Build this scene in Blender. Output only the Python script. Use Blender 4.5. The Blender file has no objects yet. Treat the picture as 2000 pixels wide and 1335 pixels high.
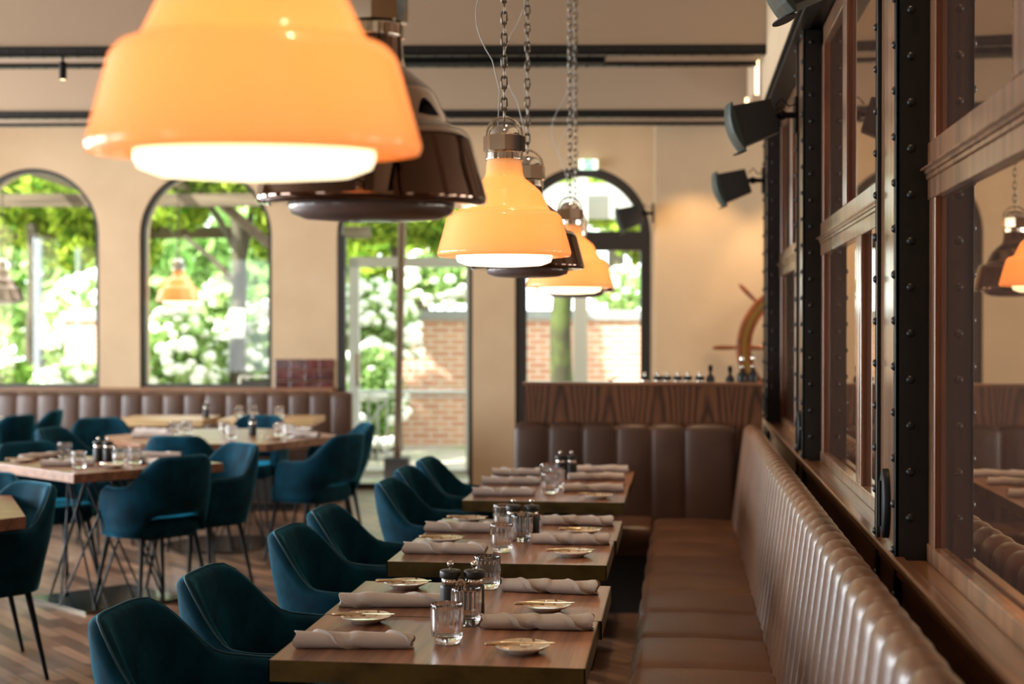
import bpy, math, random
import numpy as np
from math import sin, cos, pi, radians as R, sqrt, atan2
from mathutils import Vector, Matrix
random.seed(7)
RNG = np.random.default_rng(7)
SC = bpy.context.scene
COL = SC.collection
# ------------------------------------------------------------------ camera
EYE = 1.48
YAW = math.atan(327 / 2778.0)
cam = bpy.data.cameras.new('camera')
cam.lens = 50.0; cam.sensor_width = 36.0; cam.clip_start = 0.05; cam.clip_end = 300
cam.dof.use_dof = True; cam.dof.focus_distance = 3.8; cam.dof.aperture_fstop = 2.6
camo = bpy.data.objects.new('camera', cam); COL.objects.link(camo)
camo.location = (0, 0, EYE)
camo.rotation_euler = (R(90) - math.atan(25.5 / 2778), 0, YAW)
SC.camera = camo
# ------------------------------------------------------------------ view and light
SC.view_settings.view_transform = 'Standard'
SC.view_settings.look = 'None'
SC.view_settings.gamma = 1.0
SC.view_settings.use_curve_mapping = False
SC.view_settings.exposure = 0.0
SC.cycles.max_bounces = 10; SC.cycles.transparent_max_bounces = 12
SC.cycles.transmission_bounces = 10; SC.cycles.glossy_bounces = 5; SC.cycles.diffuse_bounces = 4
SC.cycles.sample_clamp_indirect = 6.0
SC.cycles.caustics_reflective = False; SC.cycles.caustics_refractive = False
w = bpy.data.worlds.new('sky'); SC.world = w; w.use_nodes = True
bg = w.node_tree.nodes['Background']
bg.inputs[0].default_value = (0.90, 0.97, 1.0, 1); bg.inputs[1].default_value = 6.0

def light(name, kind, loc, energy, color, rot=None, target=None, size=None, size_y=None, spot=None, blend=.6, rad=.05):
    l = bpy.data.lights.new(name, kind); l.energy = energy; l.color = color
    if kind == 'AREA':
        l.shape = 'RECTANGLE'; l.size = size; l.size_y = size_y or size
    elif kind == 'SUN': l.angle = R(1.5)
    else: l.shadow_soft_size = rad
    if kind == 'SPOT': l.spot_size = R(spot); l.spot_blend = blend
    o = bpy.data.objects.new(name, l); COL.objects.link(o); o.location = loc
    if target is not None:
        o.rotation_euler = (Vector(target) - Vector(loc)).to_track_quat('-Z', 'Y').to_euler()
    elif rot: o.rotation_euler = rot
    return o
# the sun stands high over the roof, behind and to the left, and falls on the garden
light('sun', 'SUN', (-20, -6, 26), 20.0, (1, .96, .86), target=(-20 + 7, -6 + 6, 26 - 9))
WARM = (1, .66, .36); DAY = (.86, .94, 1.0)
# daylight entering through the tall windows of the left wall and of the wall behind
for e_, y in ((110, 1.1), (215, 3.9), (340, 6.7), (380, 9.5)):
    light('daylight_left', 'AREA', (-8.2, y, 1.75), e_, DAY, target=(0, y, 1.6), size=1.7, size_y=2.3)
# warm ceiling downlights, above the frame
for x, y, e in ((.12, 1.6, 95), (.12, 3.2, 95), (.12, 4.8, 100), (.12, 6.4, 110), (-.3, 7.3, 110)):
    light('downlight', 'SPOT', (x, y, 3.8), e, WARM, target=(x + .12, y + .25, 0), spot=46, blend=.9, rad=.04)
for x, y, e in ((-.4, 3.4, 34), (-.4, 5.1, 34), (-.4, 6.9, 34), (-3.1, 7.6, 110), (-3.2, 9.7, 130), (-4.4, 11.0, 100), (-2.7, 5.2, 80)):
    light('downlight', 'SPOT', (x, y, 3.8), e, (1, .74, .48), target=(x, y + .05, 0), spot=70, blend=.9, rad=.04)
for x in (.15, 1.0, 2.0):
    light('downlight', 'SPOT', (x, 10.62 + .1 * x, 3.02), 60, (1, .66, .32), target=(x, 11.3 + .1 * x, 1.2), spot=75, blend=.5, rad=.03)
# unseen warm spots added past the rear beam to brighten the arched-window wall
for x, y in ((-5.9, 11.0), (-4.0, 11.2), (-2.2, 11.4), (-.6, 11.5)):
    light('wall_washer', 'SPOT', (x, y, 3.85), 42, (1, .74, .45), target=(x - .15, y + 1.6, 1.2), spot=110, blend=1, rad=.08)
# ------------------------------------------------------------------ frames of the rotated back part of the room
BANG = R(5.8)
def FR(d): return (-sin(YAW) * d, cos(YAW) * d, BANG)
def fpt(fr, s, t, z=0): return (fr[0] + s * cos(fr[2]) - t * sin(fr[2]), fr[1] + s * sin(fr[2]) + t * cos(fr[2]), z)

# ------------------------------------------------------------------ materials
def mat(name, base=(.5, .5, .5), rough=.5, metal=0, spec=.5, bump=None, noise=None, coat=0, coatr=.05, sheen=0, sheent=None,
        sheenr=.3, trans=0, ior=1.45, emis=None, estr=0, sss=0, alpha=1):
    m = bpy.data.materials.new(name); m.use_nodes = True
    nt = m.node_tree; p = nt.nodes['Principled BSDF']; L = nt.links.new
    p.inputs['Base Color'].default_value = (*base, 1); p.inputs['Roughness'].default_value = rough
    p.inputs['Metallic'].default_value = metal; p.inputs['IOR'].default_value = ior
    p.inputs['Specular IOR Level'].default_value = spec
    p.inputs['Coat Weight'].default_value = coat; p.inputs['Coat Roughness'].default_value = coatr
    p.inputs['Sheen Weight'].default_value = sheen; p.inputs['Sheen Roughness'].default_value = sheenr
    if sheent: p.inputs['Sheen Tint'].default_value = (*sheent, 1)
    p.inputs['Transmission Weight'].default_value = trans
    if emis: p.inputs['Emission Color'].default_value = (*emis, 1); p.inputs['Emission Strength'].default_value = estr
    tc = nt.nodes.new('ShaderNodeTexCoord')
    if noise:   # (scale vec, amount colour b, low, high, detail)
        sc, colb, lo, hi = noise[:4]
        mp = nt.nodes.new('ShaderNodeMapping'); mp.inputs['Scale'].default_value = sc if hasattr(sc, '__len__') else (sc,) * 3
        L(tc.outputs['Object'], mp.inputs[0])
        n = nt.nodes.new('ShaderNodeTexNoise'); n.inputs['Scale'].default_value = 1; n.inputs['Detail'].default_value = 5
        if len(noise) > 4: n.inputs['Distortion'].default_value = noise[4]
        L(mp.outputs[0], n.inputs['Vector'])
        r = nt.nodes.new('ShaderNodeValToRGB'); r.color_ramp.elements[0].position = lo; r.color_ramp.elements[1].position = hi
        r.color_ramp.elements[0].color = (*base, 1); r.color_ramp.elements[1].color = (*colb, 1)
        L(n.outputs['Fac'], r.inputs[0]); L(r.outputs[0], p.inputs['Base Color'])
    if bump:
        sc, st = bump[:2]
        mp = nt.nodes.new('ShaderNodeMapping'); mp.inputs['Scale'].default_value = sc if hasattr(sc, '__len__') else (sc,) * 3
        L(tc.outputs['Object'], mp.inputs[0])
        n = nt.nodes.new('ShaderNodeTexNoise'); n.inputs['Scale'].default_value = 1; n.inputs['Detail'].default_value = 4
        L(mp.outputs[0], n.inputs['Vector'])
        b = nt.nodes.new('ShaderNodeBump'); b.inputs['Strength'].default_value = st; b.inputs['Distance'].default_value = .01
        L(n.outputs['Fac'], b.inputs['Height']); L(b.outputs[0], p.inputs['Normal'])
    return m

def wood(name, dark, light_, grain='y', scale=1.0, rough=.4, coat=.15, cr=.25):
    m = mat(name, light_, rough, coat=coat, coatr=cr); nt = m.node_tree; L = nt.links.new; p = nt.nodes['Principled BSDF']
    tc = nt.nodes.new('ShaderNodeTexCoord'); mp = nt.nodes.new('ShaderNodeMapping'); L(tc.outputs['Object'], mp.inputs[0])
    s = {'x': (1.2, 22, 22), 'y': (22, 1.2, 22), 'z': (22, 22, 1.2)}[grain]
    mp.inputs['Scale'].default_value = tuple(v * scale for v in s)
    n = nt.nodes.new('ShaderNodeTexNoise'); n.inputs['Scale'].default_value = 1; n.inputs['Detail'].default_value = 8; n.inputs['Distortion'].default_value = .6
    L(mp.outputs[0], n.inputs['Vector'])
    mp2 = nt.nodes.new('ShaderNodeMapping'); L(tc.outputs['Object'], mp2.inputs[0])
    mp2.inputs['Scale'].default_value = tuple((v * 7 if v > 5 else v * 2) * scale for v in s)
    n2 = nt.nodes.new('ShaderNodeTexNoise'); n2.inputs['Scale'].default_value = 1; n2.inputs['Detail'].default_value = 3
    L(mp2.outputs[0], n2.inputs['Vector'])
    mx = nt.nodes.new('ShaderNodeMath'); mx.operation = 'MULTIPLY_ADD'; L(n2.outputs['Fac'], mx.inputs[0]); mx.inputs[1].default_value = .45
    L(n.outputs['Fac'], mx.inputs[2])
    r = nt.nodes.new('ShaderNodeValToRGB'); r.color_ramp.elements[0].position = .52; r.color_ramp.elements[1].position = .9
    r.color_ramp.elements[0].color = (*dark, 1); r.color_ramp.elements[1].color = (*light_, 1)
    L(mx.outputs[0], r.inputs[0]); L(r.outputs[0], p.inputs['Base Color'])
    b = nt.nodes.new('ShaderNodeBump'); b.inputs['Strength'].default_value = .12; b.inputs['Distance'].default_value = .003
    L(mx.outputs[0], b.inputs['Height']); L(b.outputs[0], p.inputs['Normal'])
    return m

def cathedral(name, dark, light_):
    """walnut veneer with pointed arches of grain, standing upright on a panel in x-z"""
    m = mat(name, light_, .4, coat=.15, coatr=.3); nt = m.node_tree; L = nt.links.new; p = nt.nodes['Principled BSDF']
    tc = nt.nodes.new('ShaderNodeTexCoord'); sp = nt.nodes.new('ShaderNodeSeparateXYZ'); L(tc.outputs['Object'], sp.inputs[0])
    def M(op, a, b=None):
        n = nt.nodes.new('ShaderNodeMath'); n.operation = op
        for i, v in enumerate((a, b)):
            if v is None: continue
            if isinstance(v, (int, float)): n.inputs[i].default_value = v
            else: L(v, n.inputs[i])
        return n.outputs[0]
    nz = nt.nodes.new('ShaderNodeTexNoise'); nz.inputs['Scale'].default_value = 4; nz.inputs['Detail'].default_value = 3
    mp = nt.nodes.new('ShaderNodeMapping'); mp.inputs['Scale'].default_value = (1.6, 1, .5); L(tc.outputs['Object'], mp.inputs[0]); L(mp.outputs[0], nz.inputs['Vector'])
    xx = M('PINGPONG', M('ADD', sp.outputs[0], .12), .135)
    q = M('ADD', M('MULTIPLY', M('POWER', M('MULTIPLY', xx, 7.4), 1.6), 1.0), M('MULTIPLY', sp.outputs[2], .75))
    q = M('ADD', q, M('MULTIPLY', nz.outputs['Fac'], .55))
    f = M('PINGPONG', M('MULTIPLY', q, 7.0), 1.0)
    n2 = nt.nodes.new('ShaderNodeTexNoise'); n2.inputs['Scale'].default_value = 1; n2.inputs['Detail'].default_value = 4
    mp2 = nt.nodes.new('ShaderNodeMapping'); mp2.inputs['Scale'].default_value = (150, 150, 6); L(tc.outputs['Object'], mp2.inputs[0]); L(mp2.outputs[0], n2.inputs['Vector'])
    f = M('ADD', f, M('MULTIPLY', n2.outputs['Fac'], .5))
    r = nt.nodes.new('ShaderNodeValToRGB'); r.color_ramp.elements[0].position = .25; r.color_ramp.elements[1].position = 1.0
    r.color_ramp.elements[0].color = (*dark, 1); r.color_ramp.elements[1].color = (*light_, 1)
    L(f, r.inputs[0]); L(r.outputs[0], p.inputs['Base Color'])
    return m

def brick(name, c1, c2, mortar, scale=1.0, bw=.25, rh=.075, ms=.012, rough=.8, xz=True, bumpy=.3, msm=.1):
    m = mat(name, c1, rough); nt = m.node_tree; L = nt.links.new; p = nt.nodes['Principled BSDF']
    tc = nt.nodes.new('ShaderNodeTexCoord'); mp = nt.nodes.new('ShaderNodeMapping'); L(tc.outputs['Object'], mp.inputs[0])
    if xz: mp.inputs['Rotation'].default_value = (R(90), 0, 0)
    b = nt.nodes.new('ShaderNodeTexBrick'); L(mp.outputs[0], b.inputs['Vector'])
    b.inputs['Color1'].default_value = (*c1, 1); b.inputs['Color2'].default_value = (*c2, 1); b.inputs['Mortar'].default_value = (*mortar, 1)
    b.inputs['Scale'].default_value = scale; b.inputs['Brick Width'].default_value = bw; b.inputs['Row Height'].default_value = rh
    b.inputs['Mortar Size'].default_value = ms; b.inputs['Mortar Smooth'].default_value = msm
    L(b.outputs[0], p.inputs['Base Color'])
    bu = nt.nodes.new('ShaderNodeBump'); bu.inputs['Strength'].default_value = bumpy; bu.inputs['Distance'].default_value = .01; bu.invert = True
    L(b.outputs['Fac'], bu.inputs['Height']); L(bu.outputs[0], p.inputs['Normal'])
    return m

M = {}
M['plaster'] = mat('cream_plaster', (.52, .38, .24), .85, noise=(2.5, (.57, .425, .275), .35, .7), bump=(60, .15))
M['plaster_beam'] = mat('beige_plaster', (.44, .325, .225), .85, bump=(50, .12))
M['ceiling'] = mat('ceiling_paint', (.45, .36, .28), .9)
M['steel'] = mat('black_steel', (.008, .0075, .007), .42, metal=.0, spec=.4, bump=(250, .05))
M['bronze'] = mat('dark_bronze_frame', (.022, .018, .016), .45, spec=.5)
M['walnut_v'] = wood('walnut_upright', (.085, .035, .016), (.27, .13, .062), 'z', 1.0, .38, .9, cr=.16)
M['walnut_h'] = wood('walnut_level', (.075, .03, .014), (.24, .11, .05), 'y', 1.0, .35, .8, cr=.2)
M['walnut_red'] = wood('red_walnut_reveal', (.06, .014, .005), (.26, .075, .022), 'z', 1.2, .4, .15)
M['table'] = wood('walnut_tabletop', (.07, .028, .014), (.30, .135, .073), 'y', 1.1, .34, .25)
M['table_x'] = wood('walnut_tabletop_crosswise', (.13, .055, .028), (.32, .15, .08), 'x', 1.1, .34, .25)
M['veneer'] = cathedral('walnut_veneer', (.03, .011, .005), (.15, .060, .026))
M['brass'] = mat('aged_brass_edge', (.10, .066, .018), .42, metal=.75, noise=((9, 9, 14), (.035, .022, .008), .45, .75), bump=(40, .1))
M['leather'] = mat('brown_leather', (.095, .044, .023), .40, spec=.6, coat=.3, coatr=.32, noise=(3, (.16, .078, .04), .3, .75), bump=(90, .12))
M['leather_dark'] = mat('dark_brown_leather', (.05, .023, .014), .42, spec=.5, coat=.08, coatr=.3, noise=(4, (.08, .038, .023), .3, .75), bump=(90, .12))
M['leather_seat'] = mat('brown_seat_leather', (.06, .025, .012), .42, spec=.45, coat=.12, coatr=.35, noise=(3, (.115, .05, .024), .3, .75), bump=(70, .15))
M['base_dark'] = mat('dark_plinth', (.02, .013, .01), .6)
M['velvet'] = mat('teal_velvet', (.0008, .013, .024), .8, spec=.1, sheen=.7, sheent=(.03, .5, .78), sheenr=.28, noise=(9, (.0018, .042, .074), .3, .7), bump=(30, .18))
M['velvet_seam'] = mat('teal_piping', (.002, .035, .055), .7, sheen=.5, sheent=(.1, .6, .8))
M['blackmetal'] = mat('black_metal', (.004, .004, .004), .5, spec=.22)
M['chrome'] = mat('nickel', (.62, .58, .52), .08, metal=1)
M['chain'] = mat('dark_nickel', (.13, .11, .09), .25, metal=1)
M['napkin'] = mat('greige_linen', (.47, .41, .375), .9, sheen=.2, bump=(500, .25))
M['plate'] = mat('speckled_glaze', (.62, .5, .36), .12, coat=.6, noise=(70, (.10, .05, .025), .56, .66))
M['platewhite'] = mat('white_glaze', (.7, .66, .6), .15, coat=.5)
M['knife'] = mat('polished_steel', (.75, .62, .45), .14, metal=1)
M['mill'] = mat('black_beech', (.012, .011, .011), .42, spec=.5, bump=((90, 90, 8), .2))
M['tag'] = mat('beech_tag', (.42, .27, .15), .5)
M['glass'] = mat('clear_glass', (1, 1, 1), .0, trans=1, ior=1.48)
M['paneglass'] = None
M['white'] = mat('white_paint', (.62, .62, .6), .5)
M['greyframe'] = mat('pale_grey_paint', (.46, .48, .46), .5)
M['bark'] = mat('bark', (.05, .038, .026), .95, noise=((6, 6, 2), (.10, .085, .055), .35, .65), bump=((25, 25, 6), .8))
M['moss'] = mat('mossy_bark', (.05, .045, .025), .95, noise=((5, 5, 3), (.085, .11, .03), .45, .6), bump=((25, 25, 6), .8))
M['timber'] = wood('weathered_timber', (.08, .055, .035), (.17, .125, .08), 'x', .8, .8, 0)
M['pole'] = wood('pole_wood', (.09, .05, .03), (.25, .15, .09), 'z', 1.0, .6, .1)
M['gunmetal'] = mat('polished_dark_steel', (.22, .20, .16), .16, metal=1)
M['grass'] = mat('gravel_ground', (.34, .30, .25), .95, noise=(2, (.2, .26, .1), .5, .7))
M['brick'] = brick('red_brick', (.55, .215, .13), (.66, .32, .20), (.70, .60, .52))
M['tile'] = mat('maroon_glazed_tile', (.05, .007, .006), .22, coat=.25, noise=(9, (.11, .02, .016), .4, .6), bump=(14, .9))
M['stone'] = mat('grey_stone', (.32, .32, .33), .8)
M['flower'] = mat('white_blossom', (.85, .87, .78), .8)
M['paper'] = mat('paper', (.75, .75, .73), .8)
M['speaker'] = mat('black_speaker', (.011, .010, .010), .5)
M['grille'] = mat('grey_grille', (.03, .04, .032), .5, spec=.4)
M['wheelwood'] = wood('varnished_mahogany', (.09, .02, .008), (.26, .075, .025), 'x', 1, .22, .7)
M['gold'] = mat('wheel_brass', (.5, .33, .10), .3, metal=1)

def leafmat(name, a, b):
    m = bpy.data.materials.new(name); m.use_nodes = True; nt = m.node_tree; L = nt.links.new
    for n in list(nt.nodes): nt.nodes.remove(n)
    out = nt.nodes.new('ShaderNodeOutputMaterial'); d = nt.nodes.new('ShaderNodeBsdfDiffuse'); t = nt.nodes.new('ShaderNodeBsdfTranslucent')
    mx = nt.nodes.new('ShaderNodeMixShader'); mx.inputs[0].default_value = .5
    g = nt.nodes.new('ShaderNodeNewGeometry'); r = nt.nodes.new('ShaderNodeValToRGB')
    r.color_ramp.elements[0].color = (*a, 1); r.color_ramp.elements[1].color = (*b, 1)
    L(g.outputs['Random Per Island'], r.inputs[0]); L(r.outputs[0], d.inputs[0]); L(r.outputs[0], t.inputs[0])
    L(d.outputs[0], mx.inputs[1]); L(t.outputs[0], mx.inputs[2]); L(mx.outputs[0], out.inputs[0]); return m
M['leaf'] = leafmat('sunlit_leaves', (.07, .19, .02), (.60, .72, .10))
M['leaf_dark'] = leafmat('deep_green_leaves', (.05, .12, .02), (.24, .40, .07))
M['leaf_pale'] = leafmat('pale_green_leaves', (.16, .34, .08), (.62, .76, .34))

def panemat():
    m = bpy.data.materials.new('window_glass'); m.use_nodes = True; nt = m.node_tree; L = nt.links.new
    for n in list(nt.nodes): nt.nodes.remove(n)
    out = nt.nodes.new('ShaderNodeOutputMaterial'); t = nt.nodes.new('ShaderNodeBsdfTransparent'); g = nt.nodes.new('ShaderNodeBsdfGlossy')
    t.inputs[0].default_value = (.95, .98, .96, 1); g.inputs['Roughness'].default_value = .0
    f = nt.nodes.new('ShaderNodeFresnel'); f.inputs[0].default_value = 1.4; mx = nt.nodes.new('ShaderNodeMixShader')
    L(f.outputs[0], mx.inputs[0]); L(t.outputs[0], mx.inputs[1]); L(g.outputs[0], mx.inputs[2]); L(mx.outputs[0], out.inputs[0]); return m
M['paneglass'] = panemat()
def mirrormat():
    m = wood('reflective_glass_over_walnut', (.03, .007, .002), (.15, .045, .013), 'z', 1.0, .6, 0); nt = m.node_tree; L = nt.links.new
    g = nt.nodes.new('ShaderNodeBsdfGlossy'); g.inputs['Color'].default_value = (.80, .69, .57, 1); g.inputs['Roughness'].default_value = .012
    mx = nt.nodes.new('ShaderNodeMixShader'); mx.inputs[0].default_value = .84
    L(nt.nodes['Principled BSDF'].outputs[0], mx.inputs[1]); L(g.outputs[0], mx.inputs[2]); L(mx.outputs[0], nt.nodes['Material Output'].inputs[0]); return m
M['mirror'] = mirrormat()

def shademat():
    """lit opal amber glass: translucent with a clear glossy skin"""
    m = bpy.data.materials.new('amber_opal_glass'); m.use_nodes = True; nt = m.node_tree; L = nt.links.new
    p = nt.nodes['Principled BSDF']; out = nt.nodes['Material Output']
    p.inputs['Base Color'].default_value = (.85, .56, .26, 1); p.inputs['Roughness'].default_value = .25
    p.inputs['Coat Weight'].default_value = 1; p.inputs['Coat Roughness'].default_value = .015
    p.inputs['Emission Color'].default_value = (1, .63, .26, 1); p.inputs['Emission Strength'].default_value = .46
    t = nt.nodes.new('ShaderNodeBsdfTranslucent'); t.inputs[0].default_value = (.92, .58, .24, 1)
    mx = nt.nodes.new('ShaderNodeMixShader'); mx.inputs[0].default_value = .45
    L(p.outputs[0], mx.inputs[1]); L(t.outputs[0], mx.inputs[2]); L(mx.outputs[0], out.inputs[0]); return m
M['amber'] = shademat()
M['diffuser_lit'] = mat('lit_opal_diffuser', (.9, .85, .7), .3, emis=(1, .80, .50), estr=2.3)
M['diffuser_off'] = mat('grey_opal_diffuser', (.20, .155, .15), .35, coat=.4)
M['smoke'] = mat('smoked_bronze_glass', (.115, .058, .034), .03, metal=1, coat=.8, coatr=.02)
M['neck'] = mat('amber_glass_neck', (.55, .22, .06), .08, coat=1, trans=.3)
M['led'] = mat('lit_led_tube', (1, .8, .5), .4, emis=(1, .72, .36), estr=3.5)  # emission shared by the light-patch strips and the spotlight lens
M['exit_g'] = mat('lit_green_panel', (.02, .5, .2), .4, emis=(.02, .65, .25), estr=1.0)
M['exit_w'] = mat('lit_white_symbol', (.9, 1, .9), .4, emis=(.8, 1, .85), estr=1.5)

def floormat():
    m = mat('parquet', (.2, .1, .05), .33, coat=.2, coatr=.3); nt = m.node_tree; L = nt.links.new; p = nt.nodes['Principled BSDF']
    tc = nt.nodes.new('ShaderNodeTexCoord'); mp = nt.nodes.new('ShaderNodeMapping'); L(tc.outputs['Object'], mp.inputs[0])
    mp.inputs['Rotation'].default_value = (0, 0, R(45))
    b = nt.nodes.new('ShaderNodeTexBrick'); L(mp.outputs[0], b.inputs['Vector']); b.offset = .5
    b.inputs['Color1'].default_value = (.085, .04, .022, 1); b.inputs['Color2'].default_value = (.36, .20, .12, 1); b.inputs['Mortar'].default_value = (.05, .025, .015, 1)
    b.inputs['Scale'].default_value = 1; b.inputs['Brick Width'].default_value = .42; b.inputs['Row Height'].default_value = .075; b.inputs['Mortar Size'].default_value = .003
    n = nt.nodes.new('ShaderNodeTexNoise'); n.inputs['Scale'].default_value = 1; n.inputs['Detail'].default_value = 6
    mp2 = nt.nodes.new('ShaderNodeMapping'); L(mp.outputs[0], mp2.inputs[0]); mp2.inputs['Scale'].default_value = (3, 45, 1); L(mp2.outputs[0], n.inputs['Vector'])
    mx = nt.nodes.new('ShaderNodeMixRGB'); mx.blend_type = 'MULTIPLY'; mx.inputs[0].default_value = .6
    r = nt.nodes.new('ShaderNodeValToRGB'); r.color_ramp.elements[0].position = .3; r.color_ramp.elements[0].color = (.45, .4, .36, 1); r.color_ramp.elements[1].position = .65
    L(n.outputs['Fac'], r.inputs[0]); L(b.outputs[0], mx.inputs[1]); L(r.outputs[0], mx.inputs[2]); L(mx.outputs[0], p.inputs['Base Color'])
    bu = nt.nodes.new('ShaderNodeBump'); bu.inputs['Strength'].default_value = .25; bu.inputs['Distance'].default_value = .004
    L(n.outputs['Fac'], bu.inputs['Height']); L(bu.outputs[0], p.inputs['Normal']); return m
M['floor'] = floormat()

# ------------------------------------------------------------------ mesh builder
class MB:
    def __init__(s): s.v = []; s.f = []; s.sm = []
    def add(s, vs, fs, smooth=False):
        o = len(s.v); s.v += [tuple(p) for p in vs]
        for f in fs: s.f.append(tuple(i + o for i in f)); s.sm.append(smooth)
        return s
    def box(s, x0, x1, y0, y1, z0, z1, rz=0, c=None):
        P = [(x, y, z) for z in (z0, z1) for y in (y0, y1) for x in (x0, x1)]
        if rz:
            cx, cy = c or ((x0 + x1) / 2, (y0 + y1) / 2)
            P = [(cx + (x - cx) * cos(rz) - (y - cy) * sin(rz), cy + (x - cx) * sin(rz) + (y - cy) * cos(rz), z) for x, y, z in P]
        return s.add(P, [(0, 2, 3, 1), (4, 5, 7, 6), (0, 1, 5, 4), (2, 6, 7, 3), (0, 4, 6, 2), (1, 3, 7, 5)])
    def beam(s, a, b, wd, ht):      # square bar between two points
        a = Vector(a); b = Vector(b); d = (b - a).normalized(); u = Vector((0, 0, 1))
        if abs(d.z) > .95: u = Vector((0, 1, 0))
        x = d.cross(u).normalized() * wd / 2; y = x.cross(d).normalized() * ht / 2
        P = [p + sx * x + sy * y for p in (a, b) for sx, sy in ((-1, -1), (1, -1), (1, 1), (-1, 1))]
        return s.add(P, [(0, 1, 2, 3), (7, 6, 5, 4), (0, 4, 5, 1), (1, 5, 6, 2), (2, 6, 7, 3), (3, 7, 4, 0)])
    def tube(s, pts, r, n=10, closed=False, cap=True):
        pts = [Vector(p) for p in pts]; k = len(pts); rr = r if hasattr(r, '__len__') else [r] * k
        vs = []; prev = None
        for i, p in enumerate(pts):
            if closed: d = pts[(i + 1) % k] - pts[i - 1]
            else: d = pts[min(i + 1, k - 1)] - pts[max(i - 1, 0)]
            d.normalize()
            if prev is None:
                u = Vector((0, 0, 1)) if abs(d.z) < .9 else Vector((1, 0, 0)); x = d.cross(u).normalized()
            else: x = (prev - d * prev.dot(d)).normalized()
            prev = x; y = d.cross(x)
            for j in range(n):
                a = 2 * pi * j / n; vs.append(p + (x * cos(a) + y * sin(a)) * rr[i])
        fs = []
        for i in range(k if closed else k - 1):
            for j in range(n):
                a = i * n + j; b = i * n + (j + 1) % n; c = ((i + 1) % k) * n + (j + 1) % n; d_ = ((i + 1) % k) * n + j
                fs.append((a, b, c, d_))
        s.add(vs, fs, True)
        if cap and not closed:
            s.add(vs[:n], [tuple(range(n - 1, -1, -1))]); s.add(vs[-n:], [tuple(range(n))])
        return s
    def lathe(s, prof, n=32, c=(0, 0, 0), mod=None, smooth=True):
        vs = []
        for r, z in prof:
            for j in range(n):
                a = 2 * pi * j / n; q = r * (mod(a, z) if mod else 1)
                vs.append((c[0] + q * cos(a), c[1] + q * sin(a), c[2] + z))
        fs = [(i * n + j, i * n + (j + 1) % n, (i + 1) * n + (j + 1) % n, (i + 1) * n + j) for i in range(len(prof) - 1) for j in range(n)]
        s.add(vs, fs, smooth)
        if prof[0][0] > 1e-4: pass
        return s
    def disc(s, r, z, n=24, c=(0, 0, 0), up=True):
        vs = [(c[0] + r * cos(2 * pi * j / n), c[1] + r * sin(2 * pi * j / n), c[2] + z) for j in range(n)]
        return s.add(vs, [tuple(range(n)) if up else tuple(range(n - 1, -1, -1))])
    def grid(s, P, smooth=True, closed_v=False):
        a = len(P); b = len(P[0]); vs = [p for row in P for p in row]
        fs = []
        for i in range(a - 1):
            for j in range(b if closed_v else b - 1):
                fs.append((i * b + j, i * b + (j + 1) % b, (i + 1) * b + (j + 1) % b, (i + 1) * b + j))
        return s.add(vs, fs, smooth)
    def sphere(s, c, r, n=12, m=8, sq=(1, 1, 1)):
        P = [[(c[0] + sq[0] * r * sin(pi * i / m) * cos(2 * pi * j / n), c[1] + sq[1] * r * sin(pi * i / m) * sin(2 * pi * j / n), c[2] - sq[2] * r * cos(pi * i / m)) for j in range(n)] for i in range(m + 1)]
        return s.grid(P, True, True)
    def dome(s, c, nrm, r, h=.6, n=8):   # rivet head
        nr = Vector(nrm).normalized(); u = nr.orthogonal().normalized(); w_ = nr.cross(u); c = Vector(c); P = []
        for i in range(4):
            a = pi / 2 * i / 3
            P.append([c + (u * cos(2 * pi * j / n) + w_ * sin(2 * pi * j / n)) * r * cos(a) + nr * r * h * sin(a) for j in range(n)])
        return s.grid(P, True, True)
    def prism(s, poly, z0, z1):
        n = len(poly); vs = [(x, y, z0) for x, y in poly] + [(x, y, z1) for x, y in poly]
        fs = [tuple(range(n - 1, -1, -1)), tuple(range(n, 2 * n))] + [(i, (i + 1) % n, n + (i + 1) % n, n + i) for i in range(n)]
        return s.add(vs, fs)
    def obj(s, name, m, parent=None, fr=None, loc=None, rz=0, bevel=0, seg=2):
        me = bpy.data.meshes.new(name); me.from_pydata(s.v, [], s.f)
        me.polygons.foreach_set('use_smooth', s.sm); me.update()
        me.materials.append(M[m] if isinstance(m, str) else m)
        o = bpy.data.objects.new(name, me); COL.objects.link(o)
        if parent: o.parent = parent
        if fr: o.location = (fr[0], fr[1], 0); o.rotation_euler.z = fr[2]
        if loc: o.location = loc
        if rz: o.rotation_euler.z = rz
        if bevel:
            b = o.modifiers.new('bevel', 'BEVEL'); b.width = bevel; b.segments = seg; b.limit_method = 'ANGLE'; b.angle_limit = R(40)
        return o

def tag(o, label, cat, group=None, kind=None):
    if label: o['label'] = label
    if cat: o['category'] = cat
    if group: o['group'] = group
    if kind: o['kind'] = kind
    return o
def thing(name, label, cat, loc=(0, 0, 0), rz=0, group=None):
    o = bpy.data.objects.new(name, None); COL.objects.link(o); o.location = loc; o.rotation_euler.z = rz
    return tag(o, label, cat, group)
def struct(o): o['kind'] = 'structure'; return o
def dup(root, loc, rz, label, group=None):
    r = root.copy(); COL.objects.link(r); r.location = loc; r.rotation_euler = (0, 0, rz); r['label'] = label
    if group: r['group'] = group
    for ch in list(root.children):
        c = ch.copy(); COL.objects.link(c); c.parent = r
        for g in ch.children:
            d = g.copy(); COL.objects.link(d); d.parent = c
    return r
class Kind:
    """first placement moves the prototype itself, later ones copy it"""
    def __init__(s, root, group): s.root = root; s.used = False; s.group = group
    def put(s, loc, rz, label, group=None):
        g = group or s.group
        if not s.used:
            s.used = True; s.root.location = loc; s.root.rotation_euler = (0, 0, rz); s.root['label'] = label; s.root['group'] = g; return s.root
        return dup(s.root, loc, rz, label, g)

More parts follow.
